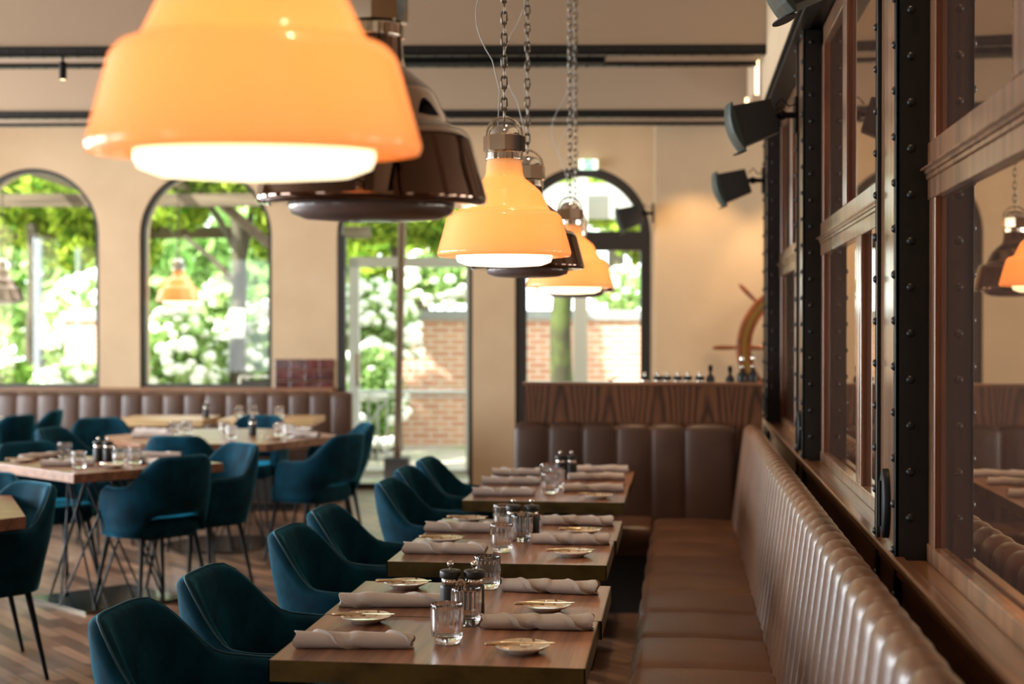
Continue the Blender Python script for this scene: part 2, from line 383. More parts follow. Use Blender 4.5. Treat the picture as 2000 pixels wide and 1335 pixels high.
#================================================================== SETTING
WF = FR(13.1)
rb = [fpt(WF, 5.3, .34)[:2], fpt(WF, -7.6, .34)[:2]]
struct(MB().prism([(-8.2, -3.5), (6.1, -3.5), rb[0], rb[1], (-8.2, rb[1][1])], -.1, 0).obj('floor', 'floor'))
struct(MB().prism([(-8.2, -3.5), (6.1, -3.5), rb[0], rb[1], (-8.2, rb[1][1])], 3.95, 4.05).obj('ceiling', 'ceiling'))
# left wall and wall behind with tall window openings
def wall_openings(name, horiz, fixed0, fixed1, lo, hi, ops, z0=.6, z1=2.9):
    b = MB(); cur = lo
    def bx(a, c, za, zb):
        if horiz: b.box(a, c, fixed0, fixed1, za, zb)
        else: b.box(fixed0, fixed1, a, c, za, zb)
    for c_, w_ in ops:
        bx(cur, c_ - w_ / 2, 0, 3.95); bx(c_ - w_ / 2, c_ + w_ / 2, 0, z0); bx(c_ - w_ / 2, c_ + w_ / 2, z1, 3.95); cur = c_ + w_ / 2
    bx(cur, hi, 0, 3.95)
    return struct(b.obj(name, 'plaster'))
wall_openings('wall_left', False, -8.15, -7.9, -3.4, 12.3, [(1.1, 1.7), (3.9, 1.7), (6.7, 1.7), (9.5, 1.7)])
wall_openings('wall_front', True, -3.5, -3.3, -8.1, 6, [(-5.2, 1.6)])
struct(MB().box(5.9, 6.1, -3.4, 14, 0, 3.95).obj('wall_right_far', 'plaster'))

# ---- back wall with arched openings (local s along the wall, t outwards)
WF = FR(13.1)
ARCH = [(-4.433, .612, .94, 2.355), (-2.831, .612, .94, 2.345), (-.99, .625, 0.0, 2.345), (.653, .625, 0.0, 2.345)]
def wall_back():
    zt = 3.95; t0, t1 = 0, .34; b = MB(); edges = [-7.2]
    def quad(pts):   # strip pieces as prisms in s-z, extruded in t
        n = len(pts); vs = [(p[0], t0, p[1]) for p in pts] + [(p[0], t1, p[1]) for p in pts]
        b.add(vs, [tuple(range(n)), tuple(range(2 * n - 1, n - 1, -1))] + [((i + 1) % n, i, n + i, n + (i + 1) % n) for i in range(n)])
    cur = -7.2
    for c, r, zs, zc in ARCH:
        quad([(cur, 0), (c - r, 0), (c - r, zt), (cur, zt)])
        if zs > 0: quad([(c - r, 0), (c + r, 0), (c + r, zs), (c - r, zs)])
        N = 20
        for i in range(N):
            a0 = pi - pi * i / N; a1 = pi - pi * (i + 1) / N
            x0, z0, x1, z1 = c + r * cos(a0), zc + r * sin(a0), c + r * cos(a1), zc + r * sin(a1)
            quad([(x0, z0), (x1, z1), (x1, zt), (x0, zt)])
        cur = c + r
    quad([(cur, 0), (5.2, 0), (5.2, zt), (cur, zt)])
    return struct(b.obj('wall_back', 'plaster', fr=WF))
wall_back()
# nearer pier wall on the right (carries the ship's wheel)
PF = FR(11.25)
pa, pb = fpt(PF, 1.122, 0), fpt(PF, 5.2, 0)
struct(MB().prism([pa[:2], pb[:2], (pb[0], pb[1] + 1.9), (pa[0], 13.12)], 0, 3.95).obj('wall_back_right', 'plaster', bevel=.01))

def arch_path(c, r, zs, zc, n=28):
    return [(c - r, zs)] + [(c + r * cos(pi - pi * i / n), zc + r * sin(pi - pi * i / n)) for i in range(n + 1)] + [(c + r, zs)]
def frame_strip(b, path, wd, t0, t1, cx, cz):
    """frame profile following the path, wd wide towards the inside"""
    out = path; inn = []
    n = len(path)
    for i, (x, z) in enumerate(path):
        if z <= cz + 1e-6: inn.append((x + (wd if x < cx else -wd), z))
        else:
            d = math.hypot(x - cx, z - cz); k = (d - wd) / d; inn.append((cx + (x - cx) * k, cz + (z - cz) * k))
    for i in range(n - 1):
        P = [out[i], out[i + 1], inn[i + 1], inn[i]]
        vs = [(p[0], t0, p[1]) for p in P] + [(p[0], t1, p[1]) for p in P]
        b.add(vs, [(0, 1, 2, 3), (7, 6, 5, 4), (0, 4, 5, 1), (1, 5, 6, 2), (2, 6, 7, 3), (3, 7, 4, 0)])
def arch_pane(c, r, zs, zc, t):
    p = arch_path(c, r, zs, zc); n = len(p)
    vs = [(x, t, z) for x, z in p] + [(x, t + .008, z) for x, z in p]
    return MB().add(vs, [tuple(range(n)), tuple(range(2 * n - 1, n - 1, -1))] + [((i + 1) % n, i, n + i, n + (i + 1) % n) for i in range(n)])
for k, (c, r, zs, zc) in enumerate(ARCH):
    nm = ('window_1', 'window_2', 'door_1', 'door_2')[k]
    b = MB(); fw = .035 if k < 3 else .085
    frame_strip(b, arch_path(c, r - .002, zs + .002, zc), fw, .03, .12, c, zc)
    if k < 2: b.box(c - r, c + r, .03, .12, zs, zs + .03)
    if k == 2:
        b.box(c - r + .002, c - r + .075, .0, .1, .002, zc); b.box(c - r, c + r, .03, .12, .002, .05)
    if k == 3:
        b.box(c - r, c + r, .02, .13, 2.20, 2.38); b.box(c - r, c - r + .11, .02, .13, .002, 2.2); b.box(c + r - .09, c + r, .02, .13, .002, 2.2); b.box(c - r, c + r, .03, .12, .002, .12)
    f = struct(b.obj(nm, 'bronze', fr=WF)); 
    pn = arch_pane(c, r - fw * .6, zs + .01, zc, .07).obj('pane', 'paneglass', f)
    if k == 2:
        MB().box(c - .45, c - .42, .0, -.04, .95, 1.25).obj('door_handle', 'chrome', f)
# wooden window ledge behind the far booth
struct(MB().box(-7.2, -1.63, -.12, .03, .895, .938).obj('trim_1', 'table_x', fr=WF, bevel=.006))
# maroon glazed tile band between window and door
bt = MB()
for i in range(4):
    for j in range(3):
        bt.box(-2.19 + i * .137, -2.19 + i * .137 + .131, -.022, .0, .90 + j * .102, .90 + j * .102 + .097)
struct(bt.obj('trim_2', 'tile', fr=WF, bevel=.006))

# ---- ceiling beams: plastered box with riveted steel angles
def beam(d, s0, s1, depth, label, zb=3.075):
    fr = FR(d); t = thing('ceiling_beam', label, 'beam', (fr[0], fr[1], 0), fr[2], 'riveted ceiling beams')
    MB().box(s0, s1, .0, depth, zb + .02, 3.95).obj('plaster_casing', 'plaster_beam', t)
    b = MB().box(s0, s1, -.012, .055, zb, zb + .012).box(s0, s1, -.012, .0, zb, zb + .055)
    b.box(s0, s1, depth - .055, depth + .012, zb - .004, zb + .012).box(s0, s1, depth, depth + .012, zb, zb + .055)
    b.obj('steel_angle', 'steel', t)
    rv = MB(); n = int((s1 - s0) / .1)
    for i in range(n):
        x = s0 + .05 + i * .1
        rv.dome((x, -.012, zb + .03), (0, -1, 0), .008); rv.dome((x, .028, zb), (0, 0, -1), .009); rv.dome((x, depth - .028, zb - .004), (0, 0, -1), .009)
    rv.obj('rivets', 'steel', t)
    return t
b1 = beam(8.3, -6.6, 1.475, .38, 'riveted plaster beam nearest the camera, across the top of the picture')
MB().box(-1.0, .55, .15, .185, 3.055, 3.094).obj('track_rail', 'blackmetal', b1)
beam(10.75, -6.9, 1.79, .42, 'riveted plaster beam farther back, just above the arched windows')

# ---- right wall: plaster above, timber and mirrored windows below
XP = .5; XF = .571; XM = .584
struct(MB().box(.6, .95, -3.4, 8.82, 0, 3.95).obj('wall_right', 'plaster'))
struct(MB().box(XP, .6, -3.4, 8.82, 2.765, 3.95).obj('wall_right_upper', 'plaster'))
struct(MB().box(XP, .95, 8.82, 10.7, 3.09, 3.95).obj('wall_right_end', 'plaster'))
struct(MB().box(XP + .012, .6, -3.4, 8.6, 0, .90).obj('wall_right_lower', 'walnut_h'))
b = MB().box(XP - .012, .6, -3.4, 8.62, 2.70, 2.764).box(XP - .03, XP + .02, -3.4, 8.62, 2.752, 2.768).box(XP - .03, XP + .02, -3.4, 8.62, 2.690, 2.702)
for i in range(70): b.dome((XP - .012, 1.6 + i * .1, 2.727), (-1, 0, 0), .009)
tag(b.obj('steel_lintel', 'steel'), 'riveted black steel lintel running above the mirrored windows', 'beam')
# sill
b = MB().box(XP, .6, -3.4, 8.6, .905, .945).box(XP - .012, XP + .018, -3.4, 8.6, .93, .953)
struct(b.obj('trim_3', 'walnut_h', bevel=.005))
# pillars
def pillar(y0, label, plate=True):
    y1 = y0 + .345; t = thing('riveted_pillar', label, 'pillar', (0, y0, 0), 0, 'riveted pillars of the mirrored wall')
    L_ = y1 - y0
    MB().box(XP + .006, .60, .006, L_ - .006, 0, 2.69).obj('timber_core', 'walnut_v', t)
    b = MB().box(XP - .004, .605, -.002, .008, 0, 2.69).box(XP - .004, XP + .006, -.002, .035, 0, 2.69)
    b.box(XP - .004, .605, L_ - .008, L_ + .002, 0, 2.69).box(XP - .004, XP + .006, L_ - .035, L_ + .002, 0, 2.69)
    b.obj('steel_angle', 'steel', t, bevel=.002)
    rv = MB()
    for i in range(25):
        z = .085 + i * .1065
        rv.dome((XP + .03, -.002, z), (0, -1, 0), .0105, .8, 10)
        rv.dome((XP - .004, .016, z + .03), (-1, 0, 0), .0105, .8, 10); rv.dome((XP - .004, L_ - .016, z + .03), (-1, 0, 0), .0105, .8, 10)
    rv.obj('rivets', 'steel', t)
    if plate:
        b = MB(); c = (XP, L_ * .52, 1.055)
        P = []
        for rr, xx in ((1.0, .006), (1.0, -.007), (.85, -.011), (.0, -.011)):
            P.append([(c[0] + xx, c[1] + .045 * rr * cos(2 * pi * j / 24), c[2] + .085 * rr * sin(2 * pi * j / 24)) for j in range(24)])
        b.grid(P, True, True); b.box(XP - .016, XP - .010, c[1] - .006, c[1] + .006, 1.0, 1.11)
        b.obj('oval_cover', 'blackmetal', t)
    return t
YP = [3.37, 5.873, 8.24]
pillar(YP[0], 'riveted pillar nearest the camera, with black oval cover')
pillar(YP[1], 'riveted pillar in the middle of the mirrored wall')
pillar(YP[2], 'farthest riveted pillar, beside the end of the veneered partition')
pillar(YP[0] - 2.5, 'riveted pillar behind the camera position', False)
# windows of the mirrored wall
def wbay(k, ya, yb, mu, ml):
    x0 = XF; b = MB()
    for y in (ya, yb - .07): b.box(x0, .6, y, y + .07, .945, 2.69)
    b.box(x0 - .004, .6, ya, yb, .945, .986).box(x0, .6, ya, yb, 2.62, 2.69)
    b.box(x0 - .004, .6, ya, yb, 1.853, 1.908).box(x0 - .012, .6, ya, yb, 1.834, 1.853).box(x0 - .022, .6, ya, yb, 1.842, 1.848)
    b.box(x0 - .008, .6, ya, yb, 1.822, 1.834).box(x0 - .004, .6, ya, yb, 1.776, 1.822)
    f = struct(b.obj('window_%d' % k, 'walnut_v', bevel=.002, seg=1))
    m = MB()
    for y in mu: m.box(x0 - .005, .6, y - .052, y - .003, 1.908, 2.62).box(x0 - .005, .6, y + .003, y + .052, 1.908, 2.62).box(x0 + .005, .6, y - .01, y + .01, 1.908, 2.62)
    for y in ml: m.box(x0 - .005, .6, y - .058, y - .003, .986, 1.776).box(x0 - .005, .6, y + .003, y + .058, .986, 1.776).box(x0 + .005, .6, y - .01, y + .01, .986, 1.776)
    m.obj('mullion', 'walnut_v', f, bevel=.002, seg=1)
    rv = MB()   # reddish inner reveal beads
    zones = [(.986, 1.776, ml), (1.908, 2.62, mu)]
    for za, zb, mm in zones:
        cuts = [ya + .07] + [c for y in mm for c in (y - .058, y + .058)] + [yb - .07]
        for i in range(0, len(cuts), 2):
            rv.box(x0 + .001, .6, cuts[i], cuts[i] + .006, za, zb).box(x0 + .001, .6, cuts[i + 1] - .006, cuts[i + 1], za, zb)
    rv.obj('inner_bead', 'walnut_red', f)
    MB().box(XM, .599, ya + .03, yb - .03, .96, 2.66).obj('mirror_pane', 'mirror', f)
wbay(3, 1.22, 3.366, [2.47], [2.2])
wbay(4, 3.72, 5.869, [5.03], [4.63])
wbay(5, 6.22, 8.236, [7.42], [7.1])
# glowing strips added for the vertical patches of light on the far pier
for (px, y, z0, z1, lab) in ((.455, 8.93, 2.93, 3.20, 'warm lit tube under the near beam end'), (.455, 10.25, 2.98, 3.12, 'small warm lit tube above the far speaker')):
    t = thing('tube_lamp', lab, 'lamp', (px + .03, y, 0))
    MB().tube([(-.01, 0, z0), (-.01, 0, z1)], .013, 10).obj('tube', 'led', t); MB().box(.0, .016, -.02, .02, z0 - .01, z1 + .01).obj('holder', 'white', t)

# ---- veneered partition behind the end bench with its shelf
p = thing('veneered_partition', 'walnut veneered low partition behind the end of the leather bench', 'partition', (0, 0, 0))
MB().box(-.858, .452, 7.885, 7.925, 0, 1.17).obj('veneer_panel', 'veneer', p)
MB().box(-.87, .455, 7.88, 8.0, 1.168, 1.184).obj('top_edge', 'table_x', p, bevel=.003)
MB().box(-.85, .44, 8.0, 8.40, 1.075, 1.10).box(-.85, -.82, 7.93, 8.38, 0, 1.09).box(.41, .44, 7.93, 8.38, 0, 1.09).obj('rear_shelf', 'table_x', p)

#================================================================== BANQUETTES
def sweep_channels(prof_fn, n_ch, width, start, per=10, end_close=True):
    """rows along the bench; prof_fn(bulge)->list of (a,z)"""
    rows = []
    for c in range(n_ch):
        for i in range(per + (1 if c == n_ch - 1 else 0)):
            f = i / per; bl = sqrt(max(0, 1 - (2 * f - 1) ** 2)) if c < n_ch else 0
            rows.append((start + (c + f) * width, bl))
    return rows
def backrest(prof, n_ch, width, start, axis='y', per=10, bulge=.02, flip=1, org=0):
    """prof: list of (d,z, nx,nz) across; channel rolls run over it"""
    b = MB(); P = []
    for pos, bl in sweep_channels(None, n_ch, width, start, per):
        row = []
        for (d, z, nx, nz, k) in prof:
            dd = d + nx * bulge * (bl - 1) * k; zz = z + nz * bulge * (bl - 1) * k
            row.append((org + flip * dd, pos, zz) if axis == 'y' else (pos, org + flip * dd, zz))
        P.append(row)
    b.grid(P, True)
    for e in (0, -1):
        r = P[e]; b.add(r, [tuple(range(len(r)))])
    return b
def back_profile(d0, d1, d2, zb=.40, ztop=.975, rear=.47, zrear=.3):
    """front face leaning from d0 (bottom) to d1 (top), rounded over to d2"""
    pr = []
    for i in range(7):
        f = i / 6; pr.append((d0 + (d1 - d0) * f, zb + (ztop - .055 - zb) * f, -1, 0.1, min(1, .35 + f * 2)))
    cx = (d1 + d2) / 2; rx = (d2 - d1) / 2; rz = .055
    for i in range(1, 9):
        a = pi - pi * i / 9; pr.append((cx + rx * cos(a), ztop - rz + rz * sin(a), cos(a), sin(a), 1))
    pr.append((d2, ztop - .06, 1, 0, 1)); pr.append((rear, zrear + .1, 0, 0, 0)); pr.append((rear, zrear, 0, 0, 0))
    return pr
def seat_profile(d0, d1, zt=.47, zb=.31, r=.045):
    pr = [(d0 + .03, zb, 0, 0, 0), (d0 + .002, zb + .03, -1, 0, .6)]
    for i in range(6):
        a = pi - pi / 2 * i / 5; pr.append((d0 + r + r * cos(a), zt - r + r * sin(a), cos(a), sin(a), 1))
    pr.append(((d0 + d1) / 2, zt + .004, 0, 1, 1)); pr.append((d1, zt - .005, 0, 1, .8)); pr.append((d1 + .04, zt - .03, 0, 0, 0)); pr.append((d1 + .04, zb, 0, 0, 0))
    return pr
bq = thing('long_banquette', 'long brown leather banquette with channel-tufted back beneath the mirrored windows', 'banquette', (0, 0, 0))
backrest(back_profile(.268, .335, .43), 53, .1306, .798, 'y', 9, .02).obj('tufted_backrest', 'leather', bq)
backrest(seat_profile(-.15, .268), 16, .425, .52 + .4, 'y', 14, .022).obj('channelled_seat', 'leather_seat', bq)
MB().box(-.06, .45, .8, 7.72, .08, .31).box(.42, .47, .8, 7.72, .3, .7).obj('plinth', 'base_dark', bq)
MB().box(-.02, .45, .8, 7.72, 0, .08).obj('kickboard', 'base_dark', bq)
bq = thing('end_banquette', 'short brown leather banquette across the end of the row, with wide upright channels', 'banquette', (0, 0, 0))
eb = back_profile(0, .012, .11, .40, .968, .115, .3)
backrest([(d - .0, z, nx, nz, k) for d, z, nx, nz, k in eb], 5, .1875, -.905, 'x', 12, .018, 1, 7.765).obj('tufted_backrest', 'leather_dark', bq)
backrest(eb, 1, .265, .0325, 'x', 16, .018, 1, 7.765).obj('corner_backrest', 'leather_dark', bq)
backrest(seat_profile(-.02, .40, .47), 4, .19, -.905, 'x', 12, .010, 1, 7.35).obj('channelled_seat', 'leather_seat', bq)
MB().box(-.89, -.15, 7.42, 7.86, 0, .31).obj('plinth', 'base_dark', bq)
# far booth under the windows
BF = FR(12.55)
bq = thing('far_banquette', 'long brown leather banquette with upright channels under the far arched windows', 'banquette', (BF[0], BF[1], 0), BF[2])
backrest(back_profile(0, .03, .16, .40, .925, .18, .3), 20, .1866, -1.425 - 20 * .1866, 'x', 10, .02).obj('tufted_backrest', 'leather_dark', bq)
backrest(seat_profile(-.5, .02, .46), 9, .415, -1.44 - 9 * .415, 'x', 10, .01).obj('channelled_seat', 'leather_dark', bq)
MB().box(-5.15, -1.45, -.42, .18, 0, .33).obj('plinth', 'base_dark', bq)

#================================================================== TABLES
def rect_table(x0, x1, y0, y1, label, mt='table', leg=True, group='walnut tables with brass edges along the bench', edge='brass'):
    cx, cy = (x0 + x1) / 2, (y0 + y1) / 2; t = thing('dining_table', label, 'table', (cx, cy, 0), 0, group)
    a, c = (x1 - x0) / 2, (y1 - y0) / 2
    MB().box(-a + .003, a - .003, -c + .003, c - .003, .706, .75).obj('tabletop', mt, t)
    b = MB().box(-a, a, -c, -c + .003, .703, .7497).box(-a, a, c - .003, c, .703, .7497).box(-a, -a + .003, -c, c, .703, .7497).box(a - .003, a, -c, c, .703, .7497)
    b.obj('edge_band', edge, t)
    MB().tube([(0, 0, .03), (0, 0, .70)], .032, 16).obj('column', 'blackmetal', t)
    MB().box(-.2, .2, -.2, .2, 0, .015).obj('base_plate', 'blackmetal', t, bevel=.004)
    MB().box(-.2, .2, -.03, .03, .685, .705).obj('bracket', 'blackmetal', t)
    return t
rect_table(-.90, -.20, 3.047, 3.548, 'small walnut table nearest the camera, front of the joined pair')
rect_table(-.903, -.192, 3.55, 4.04, 'small walnut table joined behind the nearest one')
rect_table(-.913, -.222, 4.386, 4.90, 'front table of the middle pair along the bench')
rect_table(-.905, -.214, 4.902, 5.41, 'rear table of the middle pair along the bench')
rect_table(-.92, -.229, 5.985, 6.69, 'front table of the farthest pair along the bench')
rect_table(-.915, -.226, 6.692, 7.30, 'rear table of the farthest pair, nearest the end bench')

def square_table(verts, label):
    cx = sum(v[0] for v in verts) / 4; cy = sum(v[1] for v in verts) / 4; loc = [(x - cx, y - cy) for x, y in verts]
    t = thing('square_table', label, 'table', (cx, cy, 0))
    MB().prism(loc, .702, .75).obj('tabletop', 'table_x', t, bevel=.003)
    MB().prism([(x * .68, y * .68) for x, y in loc], 0, .016).obj('base_plate', M['gunmetal'], t)
    rods = MB(); n = 9
    for k in range(n):
        for sg in (1, -1):
            a = 2 * pi * k / n; b_ = a + sg * R(62)
            rods.tube([(.31 * cos(a), .31 * sin(a), .016), (.22 * cos(b_), .22 * sin(b_), .695)], .006, 6)
    rods.obj('wire_rods', 'blackmetal', t); MB().prism([(x * .4, y * .4) for x, y in loc], .69, .702).obj('top_plate', 'blackmetal', t)
def hexpoly(r, a0): return [(r * cos(R(a0 + 60 * k)), r * sin(R(a0 + 60 * k))) for k in range(6)]
def hex_table(cx, cy, r, a0, label, mt='table_x', grp='large hexagonal wooden tables on wire bases'):
    t = thing('hexagonal_table', label, 'table', (cx, cy, 0), 0, grp)
    MB().prism(hexpoly(r, a0), .702, .75).obj('tabletop', mt, t, bevel=.003)
    MB().prism(hexpoly(.42, a0), 0, .016).obj('base_plate', M['gunmetal'], t)
    rods = MB()
    n = 9
    for k in range(n):
        for sg in (1, -1):
            a = 2 * pi * k / n; b_ = a + sg * R(62)
            rods.tube([(.30 * cos(a), .30 * sin(a), .016), (.24 * cos(b_), .24 * sin(b_), .695)], .006, 6)
    rods.obj('wire_rods', 'blackmetal', t)
    MB().prism(hexpoly(.30, a0), .69, .702).obj('top_plate', 'blackmetal', t)
    return t
square_table([(-3.03, 6.85), (-2.467, 7.51), (-3.16, 8.05), (-3.73, 7.38)], 'square wooden table set cornerwise in the left foreground, on crossing wire base')
hex_table(-3.10, 9.42, .80, -52, 'large hexagonal wooden table behind the cornerwise square one')
hex_table(-3.31, 5.28, .78, 0, 'wooden table cut by the left edge, only its corner showing')
M['oak'] = wood('honey_oak', (.36, .22, .10), (.62, .42, .20), 'x', 1, .4, .2)
def booth_table(x0, x1, y, label, rz=BANG):
    t = rect_table(-(x1 - x0) / 2, (x1 - x0) / 2, -.33, .33, label, 'oak', True, 'tables along the far booth', 'oak')
    t.location = ((x0 + x1) / 2, y, 0); t.rotation_euler.z = rz; return t
booth_table(-6.1, -5.25, 10.85, 'table before the far booth at the left edge, holding a napkin roll')
booth_table(-4.55, -3.82, 11.30, 'bare oak table before the far booth, below the second window')
booth_table(-3.72, -2.95, 11.43, 'table before the far booth, near its right end')

#================================================================== CHAIRS
def make_chair():
    t = thing('velvet_armchair', 'teal velvet armchair', 'chair')
    A = .235; YF = .115; YB = -.205; RC = .165
    # plan path from left arm front round the back to right arm front (chair faces +y)
    pts = []
    for i in range(9): pts.append((-A + .012 * (1 - i / 8), YF - (YF - (YB + RC)) * i / 8))
    for i in range(1, 11): a = pi + pi / 2 * i / 10; pts.append((-A + RC + RC * cos(a), YB + RC + RC * sin(a)))
    m = len(pts)
    for i in range(1, 7): pts.append((-A + RC + (A - RC) * i / 6, YB))
    pts = pts + [(-x, y) for x, y in reversed(pts[:-1])]
    L_ = [0]
    for i in range(1, len(pts)): L_.append(L_[-1] + math.dist(pts[i], pts[i - 1]))
    T = L_[-1]
    def ss(a, b, x): x = min(1, max(0, (x - a) / (b - a))); return x * x * (3 - 2 * x)
    P = []
    TH = .024
    for i, (x, y) in enumerate(pts):
        a = pts[max(i - 1, 0)]; b_ = pts[min(i + 1, len(pts) - 1)]
        dx, dy = b_[0] - a[0], b_[1] - a[1]; l = math.hypot(dx, dy); nx, ny = dy / l, -dx / l
        if nx * x + ny * (y + .05) < 0: nx, ny = -nx, -ny
        s = min(L_[i], T - L_[i]) ; u = s / (T / 2)
        top = .655 - .012 * sin(min(1, u / .5) * pi) + .155 * ss(.44, .78, u)
        bot = .385 + .115 * ss(.52, .74, u)
        e = s / .07
        if e < 1: top = top - .07 * (1 - sqrt(max(0, 1 - (1 - e) ** 2))); 
        lean = .10 + .13 * ss(.45, .9, u)
        row = []
        H = top - bot
        prof = []
        for k in range(7): prof.append((TH, bot + (H - .02) * k / 6))
        for k in range(1, 6): q = pi * k / 6; prof.append((TH * cos(q), top - .02 + .02 * sin(q)))
        for k in range(7): prof.append((-TH, top - .02 - (H - .02) * k / 6))
        for (o, z) in prof:
            hh = max(0, z - .44); bul = .012 * sin(pi * min(1, max(0, (z - bot) / H))) * (1 if o > 0 else -.6)
            off = o + lean * hh + bul
            row.append((x + nx * off, y + ny * off, z))
        P.append(row)
    b = MB(); b.grid(P, True, True)
    for e, sg in ((0, 1), (-1, -1)):
        r = P[e]; n = len(r); c = (sum(q[0] for q in r) / n, sum(q[1] for q in r) / n + .012, sum(q[2] for q in r) / n)
        b.add(list(r) + [c], [((j, (j + 1) % n, n) if sg < 0 else ((j + 1) % n, j, n)) for j in range(n)], True)
    sh = b.obj('shell', 'velvet', t)
    # piping along the rim
    rim = [Vector(r[9]) + Vector((0, 0, .001)) for r in P]
    MB().tube(rim, .0032, 6).obj('piping', 'velvet_seam', sh)
    # vertical seams where arm meets back
    # seat cushion
    s = MB(); rows = []
    for k in range(9):
        q = -pi / 2 + pi * k / 8; rr = 1 - .10 * (1 - cos(q)); z = .425 + .05 * sin(q)
        row = []
        for j in range(36):
            a = 2 * pi * j / 36; ca, sa = cos(a), sin(a); e = .45
            row.append((.212 * rr * math.copysign(abs(ca) ** e, ca), .03 + .215 * rr * math.copysign(abs(sa) ** e, sa), z))
        rows.append(row)
    s.grid(rows, True, True)
    s.add(rows[-1], [tuple(range(36))], True); s.add(rows[0], [tuple(reversed(range(36)))], True)
    s.obj('seat', 'velvet', t)
    MB().box(-.17, .17, -.15, .18, .365, .385).obj('seat_frame', 'blackmetal', t)
    for sx in (-1, 1):
        for sy in (-1, 1):
            MB().tube([(sx * .165, .02 + sy * .155, .385), (sx * .222, .02 + sy * .215, .0)], [.015, .0085], 10).obj('leg', 'blackmetal', t)
    return t
CH = Kind(make_chair(), 'teal velvet armchairs')
def chair(x, y, deg, label, group=None): return CH.put((x, y, 0), R(deg - 90), label, group)   # deg: facing direction
row = 'teal armchairs along the bench tables'
chair(-1.06, 3.27, -2, 'teal velvet armchair closest to the camera, at the front left of the nearest table', row)
chair(-1.04, 3.80, -2, 'second teal armchair of the bench row, beside the nearest pair of tables', row)
chair(-1.04, 4.65, -2, 'teal armchair at the front of the middle pair of tables', row)
chair(-1.05, 5.18, -2, 'teal armchair at the rear of the middle pair of tables', row)
chair(-1.01, 6.16, -2, 'teal armchair at the front of the farthest bench tables', row)
chair(-1.04, 6.72, -2, 'middle teal armchair of three at the farthest bench tables', row)
chair(-1.03, 7.24, -2, 'last teal armchair of the bench row, next to the cream pier', row)
chair(-2.94, 5.68, 236, 'teal armchair at the left foreground, side on, two black legs showing')
chair(-3.22, 6.02, 268, 'dark armchair cut by the left edge, beyond the table corner')
chair(-2.90, 5.05, 160, 'sliver of dark armchair at the left edge below the table corner')
chair(-2.82, 7.40, 145, 'dark teal armchair in front of the cornerwise square table, back to the camera')
chair(-2.71, 7.87, 231, 'blue armchair at the right side of the cornerwise square table, inner back lit')
chair(-3.64, 7.86, -40, 'dark armchair at the far left of the cornerwise square table')
chair(-3.14, 8.86, 92, 'teal armchair between the square and hexagonal tables, only its back showing')
chair(-3.98, 9.18, -8, 'bright teal armchair at the left end of the hexagonal table')
chair(-4.20, 10.05, -58, 'dark armchair behind the hexagonal table, before the booth channels')
chair(-2.34, 8.98, 158, 'dark teal armchair at the right of the hexagonal table, nearer of two')
chair(-2.45, 9.80, 205, 'armchair just behind another at the right of the hexagonal table')
chair(-3.22, 10.42, -92, 'armchair on the window side of the hexagonal table, top of back showing')
chair(-5.33, 10.02, 150, 'dark armchair at the left edge, nearest of three before the booth')
chair(-5.36, 10.62, 165, 'middle armchair of three at the left before the booth')
chair(-5.38, 11.17, 190, 'farthest armchair of three at the left, touching the booth channels')

#================================================================== TABLEWARE
def make_napkin(k1, turns, seed, length=.27):
    rnd = random.Random(seed); P = []; n = 108; m = 72
    for i in range(m + 1):
        s = i / m; row = []
        for j in range(n):
            th = 2 * pi * j / n
            f = (th / (2 * pi) + s * k1 + turns) % 1.0
            r = .0202 + .0046 * f ** 1.3 + (.0012 if f > .93 else 0) - .0014 * (1 if .84 < f < .87 else 0)
            r *= 1 - .05 * s + .015 * sin(9 * s + seed)
            zz = r * sin(th) * (.93 if sin(th) > 0 else .80)
            row.append(((s - .5) * length + .004 * sin(th * 3 + seed), r * 1.12 * cos(th), .0185 + zz))
        P.append(row)
    for i_, r_ in enumerate(P):        # every section rests on the table, the underside pressed flat
        lo = min(q[2] for q in r_) + .0022
        P[i_] = [(x, y, max(z - lo, 0) + .0003) for x, y, z in r_]
    b = MB(); b.grid(P, True, True)
    for e, sg in ((0, -1), (-1, 1)):      # open rolled ends: rim then recessed spiral
        r0 = P[e]; c = Vector((r0[0][0], sum(q[1] for q in r0) / n, sum(q[2] for q in r0) / n)); rings = [r0]
        for sc, dx in ((.86, 0), (.82, -.006), (.6, -.006), (.55, -.001), (.4, -.001), (.36, -.009), (.0, -.009)):
            rings.append([tuple(c + (Vector(q) - c) * sc + Vector((sg * dx, 0, 0))) for q in r0])
        b.grid(rings if sg > 0 else [list(reversed(q)) for q in rings], True, True)
    t = thing('napkin_roll', '', 'napkin'); b.obj('rolled_cloth', 'napkin', t)
    run = []; runs = []
    for i in range(m + 1):
        ft = ((.985 - turns - i / m * k1) % 1.0); j = int(round(ft * n)) % n; th = 2 * pi * ft
        if sin(th) > -.75 and 1 < i < m - 1: run.append(P[i][j])
        elif run: runs.append(run); run = []
    if run: runs.append(run)
    hb = MB()
    for q in runs:
        if len(q) > 3: hb.tube(q, .0013, 6)
    hb.obj('hemmed_edge', 'napkin', t)
    return t
NK = [Kind(make_napkin(-1.6, .1, 1), ''), Kind(make_napkin(-1.1, .55, 5), ''), Kind(make_napkin(-2.0, .3, 9), '')]
def napkin(k, x, y, deg, label, g): return NK[k].put((x, y, .7505), R(deg), label, g)
G1, G2, G3 = 'napkin rolls on the nearest tables', 'napkin rolls on the middle tables', 'napkin rolls on the farthest bench tables'
napkin(0, -.74, 3.19, 5, 'greige napkin roll at the front left corner of the nearest table', G1)
napkin(1, -.75, 3.67, 6, 'greige napkin roll left of the black mills on the nearest tables', G1)
napkin(2, -.342, 3.44, 183, 'greige napkin roll right of the ribbed glasses, beside the bench on the nearest tables', G1)
